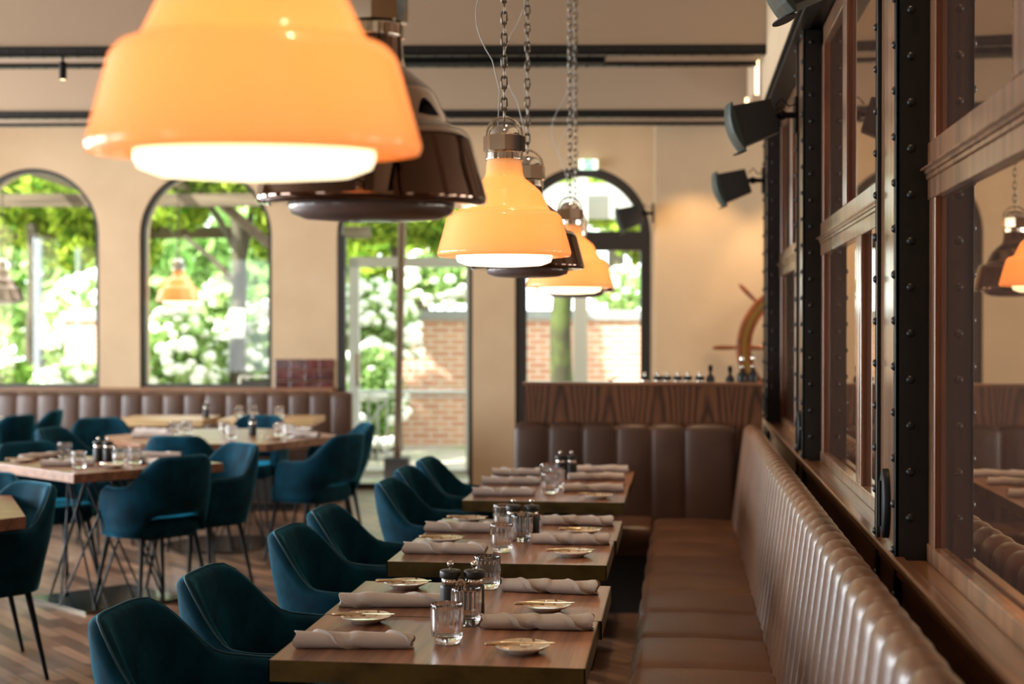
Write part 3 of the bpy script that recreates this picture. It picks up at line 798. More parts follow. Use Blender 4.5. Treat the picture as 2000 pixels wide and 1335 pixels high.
napkin(2, -.357, 3.92, 174, 'greige napkin roll at the rear right of the nearest tables', G1)
napkin(0, -.756, 4.56, 2, 'greige napkin roll at the front left of the middle tables', G2)
napkin(0, -.772, 5.05, 1, 'greige napkin roll at the rear left of the middle tables', G2)
napkin(2, -.369, 4.81, 181, 'greige napkin roll at the front right of the middle tables', G2)
napkin(2, -.378, 5.275, 178, 'greige napkin roll at the rear right of the middle tables', G2)
napkin(0, -.763, 6.17, 6, 'front left napkin roll of three on the farthest bench tables', G3)
napkin(0, -.786, 6.63, 6, 'middle left napkin roll on the farthest bench tables', G3)
napkin(0, -.788, 7.03, 6, 'rear left napkin roll on the farthest bench tables', G3)
napkin(1, -.383, 6.37, 186, 'front right napkin roll on the farthest bench tables', G3)
napkin(1, -.398, 6.86, 186, 'middle right napkin roll on the farthest bench tables', G3)
napkin(1, -.394, 7.235, 186, 'rear right napkin roll of the farthest bench tables, near the end bench', G3)
G4, G5 = 'napkin rolls on the cornerwise square table', 'napkin rolls on the hexagonal table'
napkin(0, -3.24, 7.25, 18, 'napkin roll lying left of the glasses on the cornerwise square table', G4)
napkin(1, -3.55, 7.60, 60, 'pale napkin roll at the far left of the cornerwise square table', G4)
napkin(0, -2.80, 7.38, -35, 'pale napkin roll at the right of the cornerwise square table', G4)
napkin(1, -2.93, 7.74, 7, 'napkin roll at the back of the cornerwise square table', G4)
napkin(0, -3.66, 9.58, -13, 'white-lit napkin roll at the back left of the hexagonal table', G5)
napkin(1, -3.52, 9.22, 12, 'napkin roll at the front left of the hexagonal table', G5)
napkin(0, -2.52, 9.36, -25, 'white-lit napkin roll at the right of the hexagonal table', G5)
napkin(1, -2.72, 9.86, -10, 'napkin roll at the back right of the hexagonal table', G5)
napkin(0, -5.50, 10.80, -25, 'napkin roll on the table before the booth at the left edge', 'napkin roll by the booth')

def make_glass():
    t = thing('ribbed_tumbler', '', 'glass'); N = 120
    def mod(a, z):
        k = min(1, max(0, (z - .010) / .012)) * min(1, max(0, (.088 - z) / .006)); return 1 + .085 * k * (abs(cos(9 * a)) ** .7 - .7)
    out = [(.0005, .0), (.022, .0), (.028, .002), (.0335, .009), (.036, .018), (.0365, .035), (.0372, .06), (.0375, .082), (.0376, .0895), (.0368, .0915)]
    inn = [(.0352, .0905), (.035, .08), (.0345, .06), (.0338, .035), (.032, .024), (.026, .017), (.012, .0155), (.0005, .015)]
    b = MB(); b.lathe(out, N, mod=mod); b.lathe([out[-1]] + inn, N); b.obj('tumbler_body', 'glass', t)
    return t
GL = Kind(make_glass(), '')
def glass(x, y, label, g): return GL.put((x, y, .7503), random.random(), label, g)
glass(-.536, 3.26, 'ribbed glass tumbler nearest the camera', 'ribbed tumblers on the nearest tables')
glass(-.522, 3.47, 'ribbed glass tumbler standing right before the two mills on the nearest table', 'ribbed tumblers on the nearest tables')
glass(-.536, 3.96, 'ribbed glass tumbler behind the mills, against the brass edge of the middle table', 'ribbed tumblers on the nearest tables')
glass(-.578, 4.62, 'ribbed glass tumbler at the front of the middle tables', 'ribbed tumblers on the middle tables')
glass(-.538, 4.86, 'ribbed glass tumbler before the mills on the middle tables', 'ribbed tumblers on the middle tables')
glass(-.635, 5.13, 'ribbed tumbler half hidden behind the mills on the middle tables', 'ribbed tumblers on the middle tables')
glass(-.567, 6.27, 'ribbed glass tumbler at the front of the farthest bench tables', 'ribbed tumblers on the farthest tables')
glass(-.560, 6.50, 'second ribbed tumbler on the farthest bench tables', 'ribbed tumblers on the farthest tables')
glass(-.62, 6.72, 'ribbed tumbler left of the mills on the farthest bench tables', 'ribbed tumblers on the farthest tables')
for x, y, l in ((-3.44, 7.66, 'ribbed tumbler left on the cornerwise square table'), (-3.115, 7.11, 'ribbed tumbler before the mills on the cornerwise square table'),
                (-3.02, 7.42, 'ribbed tumbler just right of the mills on the cornerwise square table'), (-2.925, 7.40, 'ribbed tumbler beside the right napkin roll of the cornerwise square table')):
    glass(x, y, l, 'ribbed tumblers on the cornerwise square table')
for x, y, l in ((-3.44, 9.42, 'ribbed tumbler at left on the hexagonal table'), (-3.40, 9.55, 'ribbed tumbler touching the left one on the hexagonal table'),
                (-3.10, 9.46, 'ribbed tumbler in the middle of the hexagonal table'), (-2.95, 9.14, 'ribbed tumbler near the front edge of the hexagonal table'),
                (-2.72, 9.48, 'ribbed tumbler right of the mill on the hexagonal table'), (-2.60, 9.28, 'ribbed tumbler beside the right napkin of the hexagonal table')):
    glass(x, y, l, 'ribbed tumblers on the hexagonal table')
for x, y, l in ((-3.62, 11.42, 'tumbler at left on the far booth table'), (-3.53, 11.52, 'tumbler behind its neighbour on the far booth table'), (-3.27, 11.40, 'tumbler at right on the far booth table')):
    glass(x, y, l, 'tumblers on the far booth table')

def make_plate():
    t = thing('side_plate', '', 'plate')
    pr = [(.0005, .007), (.03, .007), (.040, .008), (.052, .012), (.0625, .0165), (.0635, .0175), (.0628, .0155), (.052, .0095), (.040, .005), (.036, .0), (.033, .0), (.031, .003), (.0005, .003)]
    b = MB().lathe(pr[:6], 48); b.obj('glazed_dish', 'plate', t); MB().lathe(pr[5:], 48).obj('foot_and_underside', 'platewhite', t)
    return t
def make_knife():
    t = thing('butter_knife', '', 'knife')
    MB().tube([(-.085, 0, 0), (-.08, 0, 0), (-.04, 0, .001), (-.008, 0, .001)], [.003, .0052, .0046, .003], 10).obj('handle', 'knife', t)
    pl = [(-.01, -.0035), (.0, -.0055), (.04, -.0085), (.062, -.0078), (.074, -.002), (.07, .0045), (.03, .0048), (-.01, .0035)]
    MB().prism(pl, .0, .0018).obj('blade', 'knife', t); return t
PL = Kind(make_plate(), ''); KN = Kind(make_knife(), '')
def setting(x, y, deg, where, g):
    PL.put((x, y, .7502), 0, 'speckled side plate ' + where, 'side plates ' + g)
    a = R(deg); KN.put((x + .008 * sin(a), y - .008 * cos(a), .7712), a, 'butter knife on the plate ' + where, 'butter knives ' + g)
g = 'on the nearest tables'
setting(-.775, 3.47, 4, 'between the two left napkin rolls of the nearest tables', g)
setting(-.766, 3.945, 5, 'at the rear left of the nearest tables', g)
setting(-.341, 3.665, 8, 'between the two right napkin rolls of the nearest tables', g)
setting(-.352, 3.19, 8, 'at the front right corner of the nearest table', g)
g = 'on the middle tables'
setting(-.80, 4.80, 4, 'between the left napkin rolls of the middle tables', g)
setting(-.79, 5.32, 4, 'at the rear left of the middle tables', g)
setting(-.341, 4.56, 8, 'at the front right of the middle tables', g)
setting(-.341, 5.05, 8, 'between the right napkin rolls of the middle tables', g)
g = 'on the farther tables'
setting(-.349, 6.12, 8, 'at the front right of the farthest bench tables', g)
setting(-3.58, 7.42, 20, 'at the left of the cornerwise square table', g)
setting(-2.95, 7.17, -20, 'before the glasses on the cornerwise square table', g)
setting(-2.66, 9.14, 0, 'at the front right of the hexagonal table', g)

def make_mill():
    t = thing('pepper_mill', '', 'mill')
    MB().lathe([(.0005, 0), (.026, 0), (.0268, .003), (.0262, .04), (.0262, .068), (.0255, .073), (.021, .077)], 32).obj('body', 'mill', t)
    MB().lathe([(.021, .076), (.0225, .077), (.0225, .091), (.021, .092)], 32).obj('steel_ring', 'chrome', t)
    MB().lathe([(.021, .092), (.0262, .0935), (.0272, .097), (.0272, .108), (.0262, .1115), (.012, .114), (.005, .1145), (.0005, .1145)], 32).obj('cap', 'mill', t)
    MB().tube([(0, 0, .113), (0, 0, .121)], .0038, 10, cap=False).sphere((0, 0, .1275), .0088, 14, 10).obj('knob', 'chrome', t)
    return t
ML = Kind(make_mill(), '')
for nm, pts in (('nearest', [(-.583, 3.60), (-.522, 3.605)]), ('middle', [(-.577, 4.95), (-.513, 4.955)]), ('farthest bench', [(-.576, 6.92), (-.522, 6.925)])):
    ML.put((*pts[0], .7502), .2, 'black mill with chrome knob, left of the pair on the %s tables' % nm, 'pairs of black mills on the bench tables')
    ML.put((*pts[1], .7502), 1.2, 'black mill with chrome knob, right of the pair on the %s tables' % nm, 'pairs of black mills on the bench tables')
for (x, y), nm in (((-.552, 3.572), 'nearest'), ((-.545, 4.922), 'middle')):
    t = thing('wooden_tag', 'round wooden tag with curl emblem hanging between the mills of the %s tables' % nm, 'tag', (x, y, .83), 0, 'wooden tags')
    ring = MB(); n = 28
    P = [[(.0125 * k * cos(2 * pi * j / n), yy, .0145 * k * sin(2 * pi * j / n)) for j in range(n)] for k, yy in ((0, -.003), (1, -.003), (1, .003), (0, .003))]
    MB().grid(P, False, True).obj('disc', 'tag', t)
    MB().tube([(.0065 * cos(a) * (1 if a < 3.6 else .55), -.0036, .008 * sin(a)) for a in [i * .45 for i in range(14)]], .0008, 5).obj('emblem', 'mill', t)
    MB().tube([(-.03, .006, .004), (-.013, 0, .006), (0, -.001, .0135), (.013, 0, .006), (.03, .006, .004)], .0012, 5).obj('cord', 'tag', t)
ML.put((-3.175, 7.50, .7502), 0, 'black mill at left of the pair on the cornerwise square table', 'mills on the dining tables at left')
ML.put((-3.115, 7.49, .7502), 0, 'black mill at right of the pair on the cornerwise square table', 'mills on the dining tables at left')
ML.put((-2.905, 9.47, .7502), 0, 'lone black mill in the middle of the hexagonal table', 'mills on the dining tables at left')
ML.put((-3.86, 11.30, .7502), 0, 'black mill on the bare oak table before the booth', 'mills on the dining tables at left')
# mills and bottles on the shelf behind the partition
for i, (x, w_) in enumerate(((-.195, 'first from the left'), (-.12, 'second from the left'), (-.07, 'third from the left'), (-.01, 'fourth from the left'), (.047, 'fifth from the left'), (.115, 'sixth, beside the dark bottle'))):
    ML.put((x, 8.12, 1.1005), i, 'black mill peeking over the partition, %s of the row' % w_, 'row of mills behind the partition')
def bottle(name, x, lab, h, r, glassy=False):
    t = thing(name, lab, 'bottle', (x, 8.14, 1.1005))
    MB().lathe([(.0005, 0), (r, 0), (r, h * .55), (r * .8, h * .63), (r * .35, h * .7), (r * .33, h * .84), (.0005, h * .84)], 24).obj('body', 'mill', t)
    if glassy:
        MB().sphere((0, 0, h * .80), r * .45, 12, 8).sphere((0, 0, h * 1.02), r * .42, 12, 8, (1, 1, 1.9)).obj('glass_stopper', 'chrome', t)
    else: MB().lathe([(.0005, h * .82), (r * .48, h * .82), (r * .48, h), (.0005, h)], 20).obj('cap', 'blackmetal', t)
bottle('dark_bottle', .175, 'short dark bottle behind the partition, right of the row of mills', .175, .026)
bottle('dark_bottle', .285, 'short dark bottle alone behind the partition, below the ship wheel rim', .17, .026)
bottle('oil_cruet', .352, 'dark cruet with bright stopper behind the partition, left of two', .205, .030, True)
bottle('oil_cruet', .412, 'dark cruet with bright stopper behind the partition, next to the far pillar', .21, .027, True)
t = thing('chrome_tap', 'tiny chrome tap just above the partition below the arched door', 'tap', (-.385, 8.15, 1.10))
MB().tube([(0, 0, 0), (0, 0, .085), (.01, 0, .10), (.035, 0, .10)], .006, 8).obj('spout', 'chrome', t); MB().tube([(-.02, 0, .09), (.0, 0, .075)], .004, 8).obj('lever', 'chrome', t)

#================================================================== PENDANT LAMPS
def rprof(pts):   # round the corners of a profile slightly
    out = []
    for i, p in enumerate(pts):
        if i in (0, len(pts) - 1): out.append(p); continue
        a, c = pts[i - 1], pts[i + 1]; l1 = math.dist(a, p); l2 = math.dist(c, p); k = min(.010, l1 * .35, l2 * .35)
        p1 = (p[0] + (a[0] - p[0]) * k / l1, p[1] + (a[1] - p[1]) * k / l1); p2 = (p[0] + (c[0] - p[0]) * k / l2, p[1] + (c[1] - p[1]) * k / l2)
        for f in (0, .25, .5, .75, 1): out.append(tuple((1 - f) ** 2 * p1[q] + 2 * f * (1 - f) * p[q] + f * f * p2[q] for q in (0, 1)))
    return out
SHADE = rprof([(.207, .002), (.2105, .012), (.180, .122), (.168, .137), (.147, .142), (.139, .153), (.114, .205), (.096, .221), (.064, .246), (.058, .262), (.055, .303)])
def make_lamp(lit):
    t = thing('pendant_lamp', '', 'lamp')
    sh = MB(); sh.lathe([(.15, .004), (.19, .0), (.207, .002)] + SHADE[1:], 64)
    inner = [(r - .006, z) for r, z in reversed(SHADE)]; sh.lathe([SHADE[-1]] + inner + [(.15, .004)], 64)
    s = sh.obj('shade', 'amber' if lit else 'smoke', t)
    b = MB().lathe([(.0005, -.030), (.06, -.030), (.12, -.026), (.146, -.016), (.151, -.004), (.151, .004), (.0005, .004)], 48)
    b.obj('diffuser', 'diffuser_lit' if lit else 'diffuser_off', t)
    MB().lathe([(.05, .300)] + [(.0585 + (.0015 if i % 2 else 0), .301 + i * .003) for i in range(9)] + [(.05, .328)], 40).obj('ribbed_collar', 'chrome', t)
    b = MB().lathe([(.05, .328), (.0655, .329), (.0655, .376), (.05, .380)], 8, smooth=False)
    b.lathe([(.05, .380), (.046, .394), (.034, .408), (.014, .414), (.0005, .415)], 24); b.obj('socket_cap', 'chrome', t)
    MB().tube([(.057 * cos(pi * i / 14), 0, .375 + .062 * sin(pi * i / 14)) for i in range(15)], .0045, 8).obj('hanging_ring', 'chrome', t)
    ch = MB(); z = .425; i = 0
    while z < 2.2:
        pts = []
        for j in range(10):
            a = 2 * pi * j / 10; u = .0088 * cos(a); v = .013 * sin(a) + (.008 if sin(a) > 0 else -.008)
            pts.append((u, 0, z + .02 + v) if i % 2 else (0, u, z + .02 + v))
        ch.tube(pts, .0034, 6, closed=True); z += .0335; i += 1
    ch.obj('chain', 'chain', t)
    c = [(-.02, 0, .41), (-.014, .004, .52)]
    c += [(-.014 - .075 * sin(pi * q / 10), 0.004, .58 + .035 * q) for q in range(1, 10)] + [(-.010, .004, .96), (-.008, .006, 1.5), (-.008, .006, 2.2)]
    MB().tube(c, .0017, 5).obj('cord', 'greyframe', t)
    if lit: pass
    return t
KA = Kind(make_lamp(True), 'amber glass pendant lamps'); KB = Kind(make_lamp(False), 'smoked bronze pendant lamps')
def lamp(kind, x, y, z, rz, label, e=8, tilt=0):
    o = (KA if kind else KB).put((x, y, z), rz, label)
    o.rotation_euler.x = tilt
    if kind: light('pendant_bulb', 'POINT', (x, y, z + .10), e, (1, .72, .42), rad=.05)
lamp(1, -.535, 1.761, 1.700, .1, 'huge amber glass pendant lamp nearest the camera, cut by the top edge', tilt=R(3.2))
lamp(0, -.557, 2.547, 1.705, .2, 'large smoked bronze pendant lamp half hidden behind the nearest amber one', tilt=R(2.4))
lamp(1, -.545, 4.422, 1.705, .15, 'sharp amber glass pendant lamp hanging in the middle of the picture')
lamp(0, -.553, 5.182, 1.697, .3, 'smoked bronze pendant lamp just behind the middle amber one')
lamp(1, -.525, 6.851, 1.678, .1, 'small amber pendant lamp before the arched door')
lamp(0, -.554, 7.616, 1.676, .2, 'smoked bronze pendant lamp, farthest of the row over the bench tables')
q_ = fpt(WF, -3.247, .65)
lamp(1, q_[0], q_[1], 1.747, .2, 'small orange pendant lamp seen through the second arched window', 2)
q_ = fpt(WF, -4.96, .65)
lamp(0, q_[0], q_[1], 1.747, .2, 'dark pendant lamp seen at the left edge through the first arched window')

# ceiling spotlight under the near beam
t = thing('ceiling_spotlight', 'small black cylinder spotlight under the beam at the upper left', 'spotlight', (-3.62, 8.05, 0))
MB().tube([(0, 0, 2.955), (0, 0, 3.055)], .021, 16).tube([(0, 0, 3.05), (0, 0, 3.08)], .008, 8).obj('housing', 'blackmetal', t)
MB().disc(.016, 2.952, 16, up=False).obj('lens', 'led', t)

#================================================================== SPEAKERS
def make_speaker():
    t = thing('wall_speaker', '', 'speaker'); body = MB(); tilt = R(-17)
    def tr(p): x, y, z = p; return (x * cos(tilt) + z * sin(tilt) * -1, y, x * sin(tilt) + z * cos(tilt))
    # speaker axis points to -x; local box tapered to the back
    F = [(-.22, -.085, -.105), (-.22, .085, -.105), (-.22, .085, .105), (-.22, -.085, .105)]
    B = [(-.02, -.06, -.085), (-.02, .06, -.085), (-.02, .06, .085), (-.02, -.06, .085)]
    sg = lambda L_: [(-abs(x), y, z) for x, y, z in L_]
    def tt(p):
        x, y, z = p; a = R(17); return (x * cos(a) - z * sin(a), y, x * sin(a) + z * cos(a))
    P = [tt(p) for p in F + B]
    body.add(P, [(0, 1, 2, 3), (7, 6, 5, 4), (0, 4, 5, 1), (1, 5, 6, 2), (2, 6, 7, 3), (3, 7, 4, 0)])
    body.obj('cabinet', 'speaker', t, bevel=.006)
    g = MB(); rows = []
    for i in range(9):
        z = -.122 + .244 * i / 8; bow = .028 * (1 - ((z) / .122) ** 2)
        rows.append([tt((-.222 - bow, -.092, z)), tt((-.232 - bow, -.06, z)), tt((-.236 - bow, 0, z)), tt((-.232 - bow, .06, z)), tt((-.222 - bow, .092, z)), tt((-.214, .092, z)), tt((-.214, -.092, z))])
    g.grid(rows, False, True); g.add(rows[0], [tuple(range(7))]); g.add(rows[-1], [tuple(reversed(range(7)))])
    g.obj('front_grille', 'grille', t, bevel=.004)
    P = [[tt((-.235 + .0 * k + .035 * rr * cos(2 * pi * j / 20) , .075 * rr * sin(2 * pi * j / 20), -.1235 - k)) for j in range(20)] for rr, k in ((1, 0), (1, .003), (0, .003))]
    MB().grid(P, False, True).obj('bass_port', 'blackmetal', t)
    MB().tube([(-.02, 0, 0.0), (.05, 0, .0), (.085, 0, .0)], .016, 10).box(.083, .10, -.03, .03, -.09, .09).sphere((.02, 0, 0), .026).obj('bracket', 'blackmetal', t)
    MB().tube([(-.01, .0, .05), (.02, 0, .085), (.055, 0, .045), (.09, 0, .055)], .004, 6).obj('cable', 'blackmetal', t)
    return t
KS = Kind(make_speaker(), 'black wall speakers'); KS.root.scale = (.84, .84, .84)
def speaker(wx, y, z, rz, label, ):
    KS.put((wx - .084 * cos(rz), y - .084 * sin(rz), z + .055), rz, label)
speaker(XP - .006, 6.10, 2.325, R(6), 'black speaker on the middle riveted pillar')
speaker(XP - .006, 8.46, 2.295, R(6), 'black speaker on the farthest riveted pillar, left of and below its neighbour')
speaker(XP - .006, 3.55, 2.335, R(6), 'black speaker cut by the top edge, on the nearest riveted pillar')
pp = fpt(PF, 1.19, -.10)
speaker(pp[0] - .08, pp[1], 2.33, R(6), 'small black speaker hanging before the arched door')

# exit sign
xs = thing('exit_sign', 'small lit green exit sign above the arched door', 'sign', fpt(WF, .70, -.05, 2.985), BANG)
MB().box(-.085, .085, -.012, .02, -.045, .045).obj('housing', 'exit_w', xs)
MB().box(-.035, .03, -.016, -.012, -.040, .040).obj('green_panel', 'exit_g', xs)
b = MB().dome((.003, -.016, .022), (0, -1, 0), .008, .2).beam((0, -.0175, .014), (-.008, -.0175, -.008), .002, .011).beam((-.008, -.0175, -.008), (.006, -.0175, -.018), .002, .006).beam((.006, -.0175, -.018), (.002, -.0175, -.033), .002, .006)
b.beam((-.008, -.0175, -.008), (-.014, -.0175, -.022), .002, .006).beam((-.014, -.0175, -.022), (-.026, -.0175, -.024), .002, .005).beam((0, -.0175, .012), (.014, -.0175, .004), .002, .004).beam((0, -.0175, .012), (-.014, -.0175, .004), .002, .004)
b.obj('running_figure', 'exit_w', xs)

# ship's wheel on the pier wall
wp = fpt(PF, 2.25, -.22)
sw = thing('ship_wheel', 'varnished wooden ship wheel with brass ring on the cream wall', 'wheel', (wp[0], wp[1], 1.335), BANG)
def ring(r0, r1, y0, y1, n=64):
    b = MB(); P = [[(r * cos(2 * pi * j / n), y, r * sin(2 * pi * j / n)) for j in range(n)] for r, y in ((r0, y0), (r1, y0), (r1, y1), (r0, y1), (r0, y0))]
    return b.grid(P, False, True)
ring(.40, .51, -.03, .04).obj('rim', 'wheelwood', sw, bevel=.012)
ring(.435, .475, -.036, -.028).obj('brass_ring', 'gold', sw)
ring(.02, .10, -.05, .06, 32).obj('hub', 'gold', sw, bevel=.008)
for k in range(8):
    a = pi / 4 * k + R(0); rr = [.09, .14, .2, .27, .34, .40, .50, .52, .56, .62, .67, .695]; ra = [.02, .016, .024, .017, .022, .02, .018, .013, .017, .019, .016, .006]
    MB().tube([(q * cos(a), 0, q * sin(a)) for q in rr], ra, 12).obj('spoke', 'wheelwood', sw)
MB().tube([(0, .05, 0), (0, .21, 0)], .05, 16).obj('axle', 'wheelwood', sw)

#================================================================== GARDEN OUTSIDE
struct(MB().box(-26, 22, 13.6, 60, -.12, -.02).obj('garden_ground', 'grass'))
def leaves(blobs, size, m, name, parent=None, shell=.6):
    """blobs: (x,y,z,rx,ry,rz,n)"""
    cs = []
    for (x, y, z, rx, ry, rz, n) in blobs:
        d = RNG.normal(size=(n, 3)); d /= np.linalg.norm(d, axis=1)[:, None]; rad = shell + (1 - shell) * RNG.random((n, 1)) ** .5
        cs.append(np.array([x, y, z]) + d * rad * np.array([rx, ry, rz]))
    c = np.concatenate(cs); n = len(c)
    a = RNG.normal(size=(n, 3)); a /= np.linalg.norm(a, axis=1)[:, None]; b = np.cross(a, RNG.normal(size=(n, 3))); b /= np.linalg.norm(b, axis=1)[:, None]
    s = size * (.6 + .8 * RNG.random((n, 1)))
    V = np.stack([c - a * s, c + b * s * .5, c + a * s, c - b * s * .5], 1).reshape(-1, 3)
    me = bpy.data.meshes.new(name); me.from_pydata(V.tolist(), [], np.arange(4 * n).reshape(n, 4).tolist()); me.materials.append(M[m])
    o = bpy.data.objects.new(name, me); COL.objects.link(o)
    if parent: o.parent = parent
    return o
def G(d, px): return ((px - 1000) * d / 2778, d - 13.1)   # camera pixel column at a depth -> s,t of the wall frame
def tree(px, d, r, h, blobs, label, m='leaf', bark='bark', branches=(), nm='tree', size=.075):
    s, t = G(d, px); loc = fpt(WF, s, t); T = thing(nm, label, 'tree', (loc[0], loc[1], 0), BANG)
    k = 8; b = MB().tube([(.05 * sin(i * 1.3) * r * 3, 0, h * i / k - .02) for i in range(k + 1)], [r * (1.25 if i == 0 else 1.05 - .35 * i / k) for i in range(k + 1)], 12)
    for (p, q, rr) in branches: b.tube([p, tuple((p[j] + q[j]) / 2 + (.04 if j == 2 else 0) for j in range(3)), q], [rr, rr * .8, rr * .5], 8)
    b.obj('trunk', bark, T); leaves(blobs, size, m, 'foliage', T, .35)
    return T
tree(52, 16.2, .095, 2.7, [(.5, .4, 3.15, 1.5, .8, .55, 4200), (-.5, .5, 2.9, .8, .7, .5, 1400), (.95, .4, 2.55, .45, .5, .45, 900), (.35, .3, 2.5, .5, .4, .35, 600)], 'slim grey-barked tree with leafy crown outside the first arched window')
tree(457, 15.6, .10, 2.75, [(.0, .4, 3.3, 1.2, .8, .40, 3400), (-.75, .5, 2.95, .35, .5, .35, 700), (.42, .3, 2.9, .35, .5, .45, 1000), (.3, .5, 2.5, .25, .3, .3, 300)], 'forked tree carrying a paper notice outside the second arched window',
     branches=(((0, 0, 1.95), (-.62, .1, 2.5), .04), ((0, 0, 2.3), (-.45, .1, 3.0), .045), ((.02, 0, 2.1), (.2, .1, 3.1), .05)))
nt_ = fpt(WF, *[G(15.45, 455)[0], G(15.45, 455)[1]], 1.54)
n_ = thing('paper_notice', 'white paper notice fixed to the forked tree trunk', 'notice', nt_, BANG)
MB().box(-.08, .08, -.004, .004, -.16, .16).obj('sheet', 'paper', n_)
tree(1090, 16.0, .135, 3.0, [(1.0, -.2, 2.55, .45, .5, .38, 1500), (-.45, .2, 2.75, .5, .5, .4, 1000), (.5, .3, 3.0, .8, .6, .35, 1400)], 'thick mossy tree outside the arched door', 'leaf', 'moss')
tree(760, 17.5, .08, 2.6, [(.0, 0, 3.0, 1.3, .7, .50, 4200), (.75, 0, 2.7, .5, .5, .35, 900)], 'bushy green tree above the garden gate', 'leaf')
# pergola
pg = thing('timber_pergola', 'weathered timber pergola beams under the leaves outside the arched windows', 'pergola', (WF[0], WF[1], 0), WF[2])
b = MB()
for z, t_ in ((2.84, 1.9), (2.60, 3.4), (3.3, 1.2)): b.beam((-6.5, t_, z), (-1.7, t_, z), .10, .13)
for s_ in (-6.1, -4.9, -3.7, -2.5): b.beam((s_, .9, 3.10), (s_ + .2, 4.2, 3.02), .07, .11)
b.obj('beams', 'timber', pg); MB().box(-6.45, -6.33, 1.84, 1.96, 0, 2.8).box(-1.95, -1.83, 1.84, 1.96, 0, 2.8).obj('posts', 'timber', pg)
MB().beam((-3.1, 1.9, 2.80), (-2.62, 2.35, 2.35), .07, .09).obj('brace', 'timber', pg)
# white outdoor awning frame beyond the arched door
aw = thing('white_canopy_frame', 'white painted canopy frame with post beyond the arched door', 'canopy', (WF[0], WF[1], 0), WF[2])
s1, t1 = G(14.6, 1129)
MB().box(s1 - .07, s1 + .07, t1 - .06, t1 + .06, 0, 3.6).obj('post', 'white', aw)
MB().box(-.3, 2.2, t1 + .1, t1 + .2, 2.62, 2.86).box(-.3, 2.2, t1 + .5, t1 + .6, 2.9, 3.02).obj('rail', 'greyframe', aw)
# pale gate frame seen through the glazed door
gt = thing('pale_gate_frame', 'pale grey glazed porch frame outside the tall door', 'gate', (WF[0], WF[1], 0), WF[2])
sa = G(14.3, 688)[0]; sb = G(14.3, 912)[0]; tt_ = 1.2
MB().box(sa - .05, sa + .05, tt_ - .05, tt_ + .05, 0, 2.20).box(sb - .03, sb + .03, tt_ - .05, tt_ + .05, 0, 2.20).box(sa - .05, sb + .03, tt_ - .05, tt_ + .05, 2.10, 2.20).box(sa, sb, tt_ - .05, tt_ + .05, 0, .07).obj('frame', 'greyframe', gt)
# railing
rl = thing('metal_railing', 'grey metal railing crossing the brick wall outside the tall door', 'railing', (WF[0], WF[1], 0), WF[2])
t2 = 2.2; sa = G(15.3, 640)[0]; sb = G(15.3, 940)[0]
b = MB().tube([(sa, t2, .80), (sb, t2, .80)], .022, 8).tube([(sa, t2, .745), (sb, t2, .745)], .012, 8)
b.obj('rails', 'greyframe', rl)
b = MB()
for k in range(6): b.tube([(sa + .1 + k * .1, t2, .0), (sa + .1 + k * .1, t2, .745)], .01, 6)
b.tube([(sa + .12, t2, .1), (sa + .62, t2, .74)], .014, 6).tube([(sa + .62, t2, .1), (sa + .12, t2, .74)], .014, 6).tube([(sb - .02, t2, 0), (sb - .02, t2, .8)], .018, 6)
b.obj('bars', 'greyframe', rl)
# parasol pole in its dark base
sp_, tp_ = G(13.85, 779); q = fpt(WF, sp_, tp_)
pl = thing('wooden_parasol_pole', 'slim wooden parasol pole in a dark square base outside the tall door', 'pole', (q[0], q[1], 0), BANG)
MB().tube([(-.03, 0, .2), (.035, 0, 3.3)], .04, 12).obj('pole', 'pole', pl); MB().box(-.15, .09, -.12, .12, 0, .23).obj('base_box', 'base_dark', pl, bevel=.01)
# brick walls
d = 18.2
bw = thing('brick_wall', 'long sunlit red brick garden wall with grey coping seen through both doors', 'wall', (WF[0], WF[1], 0), WF[2])
MB().box(-3.0, 4.5, 5.1, 5.4, -.02, 1.60).obj('masonry', 'brick', bw); MB().box(-3.05, 4.5, 5.05, 5.45, 1.60, 1.72).obj('coping', 'stone', bw)
sa = G(19, 108)[0]
bw = thing('brick_gate_pier', 'red brick gate pier with grey cap seen through the first arched window', 'pier', (WF[0], WF[1], 0), WF[2])
MB().box(sa, sa + .62, 5.9, 6.5, -.02, 1.60).obj('masonry', 'brick', bw); MB().box(sa - .05, sa + .67, 5.85, 6.55, 1.60, 1.72).obj('cap', 'stone', bw)
# flowering bushes
def bush(px, d, rx, rz, z, nl, nf, label, m='leaf_pale'):
    s, t = G(d, px); q = fpt(WF, s, t); T = thing('flowering_bush', label, 'bush', (q[0], q[1], 0), BANG, 'white flowering bushes in the garden')
    leaves([(0, 0, z, rx, .45, rz, nl)], .07, m, 'foliage', T, .3)
    sb = MB()
    for k in range(3): sb.tube([(.08 * (k - 1), 0, -.02), (.2 * rx * (k - 1), 0, max(.15, z))], [.025, .012], 7)
    sb.obj('stems', 'bark', T)
    b = MB(); rn = random.Random(px)
    for i in range(int(nf * 1.8)):
        a = rn.uniform(0, 2 * pi); e = rn.uniform(-.2, 1); x = rx * cos(a) * sqrt(1 - e * e) * 1.02; y = -.45 * abs(sin(a)) * sqrt(1 - e * e) * 1.05; zz = z + rz * (e * 1.7 - .7) * .98
        b.sphere((x, y, zz), rn.uniform(.045, .09), 8, 6, (1, 1, .75))
    b.obj('blossoms', 'flower', T)
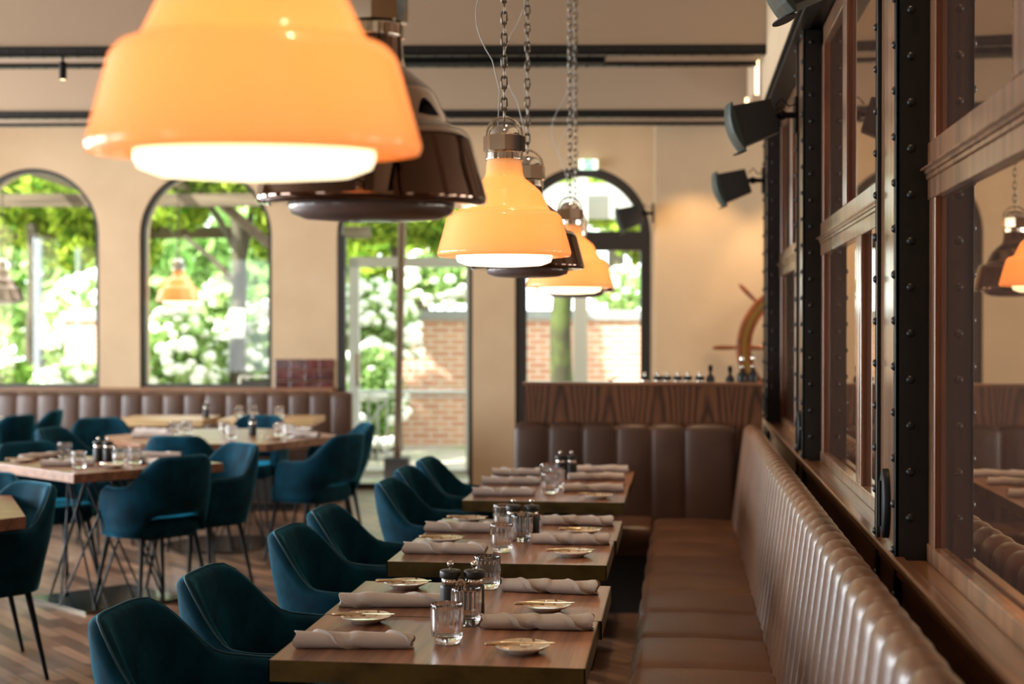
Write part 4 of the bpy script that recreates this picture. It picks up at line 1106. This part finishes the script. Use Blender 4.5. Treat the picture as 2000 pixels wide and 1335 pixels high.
for args in ((20, 15.6, .7, .55, .55, 2200, 26, 'flowering bush at the left edge outside the first arched window', 'leaf_dark'),
             (130, 15.3, .55, .50, .62, 1800, 55, 'white flowering bush before the brick gate pier'),
             (165, 20.4, .75, .55, 1.75, 1500, 70, 'white blossom bush above the brick gate pier'),
             (330, 15.4, .55, .85, .85, 2600, 80, 'tall white flowering bush outside the second arched window, left half'),
             (420, 16.4, .65, .95, 1.1, 2600, 80, 'tall white flowering bush behind the forked tree'),
             (520, 16.0, .50, .85, .95, 2000, 60, 'white flowering bush right of the forked tree'),
             (712, 16.3, .42, .55, .75, 1500, 34, 'white flowering bush at the left of the tall door'),
             (720, 17.2, .55, .55, 1.55, 1700, 55, 'white blossom bush above the railing'),
             (855, 19.3, .75, .38, 2.2, 1700, 60, 'white blossoming bush hanging over the brick wall'),
             (1235, 19.3, .7, .35, 2.0, 900, 16, 'bush over the brick wall at the right of the arched door')):
    bush(*args)
# far hedge and tree belt
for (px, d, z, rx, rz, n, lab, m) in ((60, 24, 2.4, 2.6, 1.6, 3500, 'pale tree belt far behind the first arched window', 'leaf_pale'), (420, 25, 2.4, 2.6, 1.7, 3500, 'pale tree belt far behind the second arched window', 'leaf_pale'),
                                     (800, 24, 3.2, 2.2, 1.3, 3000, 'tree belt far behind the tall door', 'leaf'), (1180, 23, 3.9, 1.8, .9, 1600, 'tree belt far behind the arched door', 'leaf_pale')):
    s, t = G(d, px); q = fpt(WF, s, t); T = thing('distant_trees', lab, 'trees', (q[0], q[1], 0), BANG)
    leaves([(0, 0, z, rx, .8, rz, n)], .16, m, 'foliage', T, .2); MB().tube([(0, 0, 0), (0.05, 0, z)], .14, 8).obj('trunk', 'bark', T)
# garden chair outside the second window
s, t = G(14.6, 490); q = fpt(WF, s, t)
gc = thing('garden_chair', 'pale metal garden chair outside the lower right of the second arched window', 'chair', (q[0], q[1], 0), BANG)
b = MB()
for sx in (-.2, .2):
    b.tube([(sx, -.2, 0), (sx, -.2, .62), (sx, .18, .64), (sx, .22, 0)], .014, 8).tube([(sx, .2, .44), (sx, .27, .98)], .014, 8)
b.tube([(-.2, .27, .98), (.2, .27, .98)], .014, 8); b.obj('frame', 'chrome', gc)
MB().box(-.2, .2, -.2, .2, .43, .45).obj('seat', 'greyframe', gc)
b = MB()
for k in range(5): b.beam((-.2, .215 + .013 * k, .58 + .085 * k), (.2, .215 + .013 * k, .58 + .085 * k), .015, .055)
b.obj('slatted_back', 'base_dark', gc)
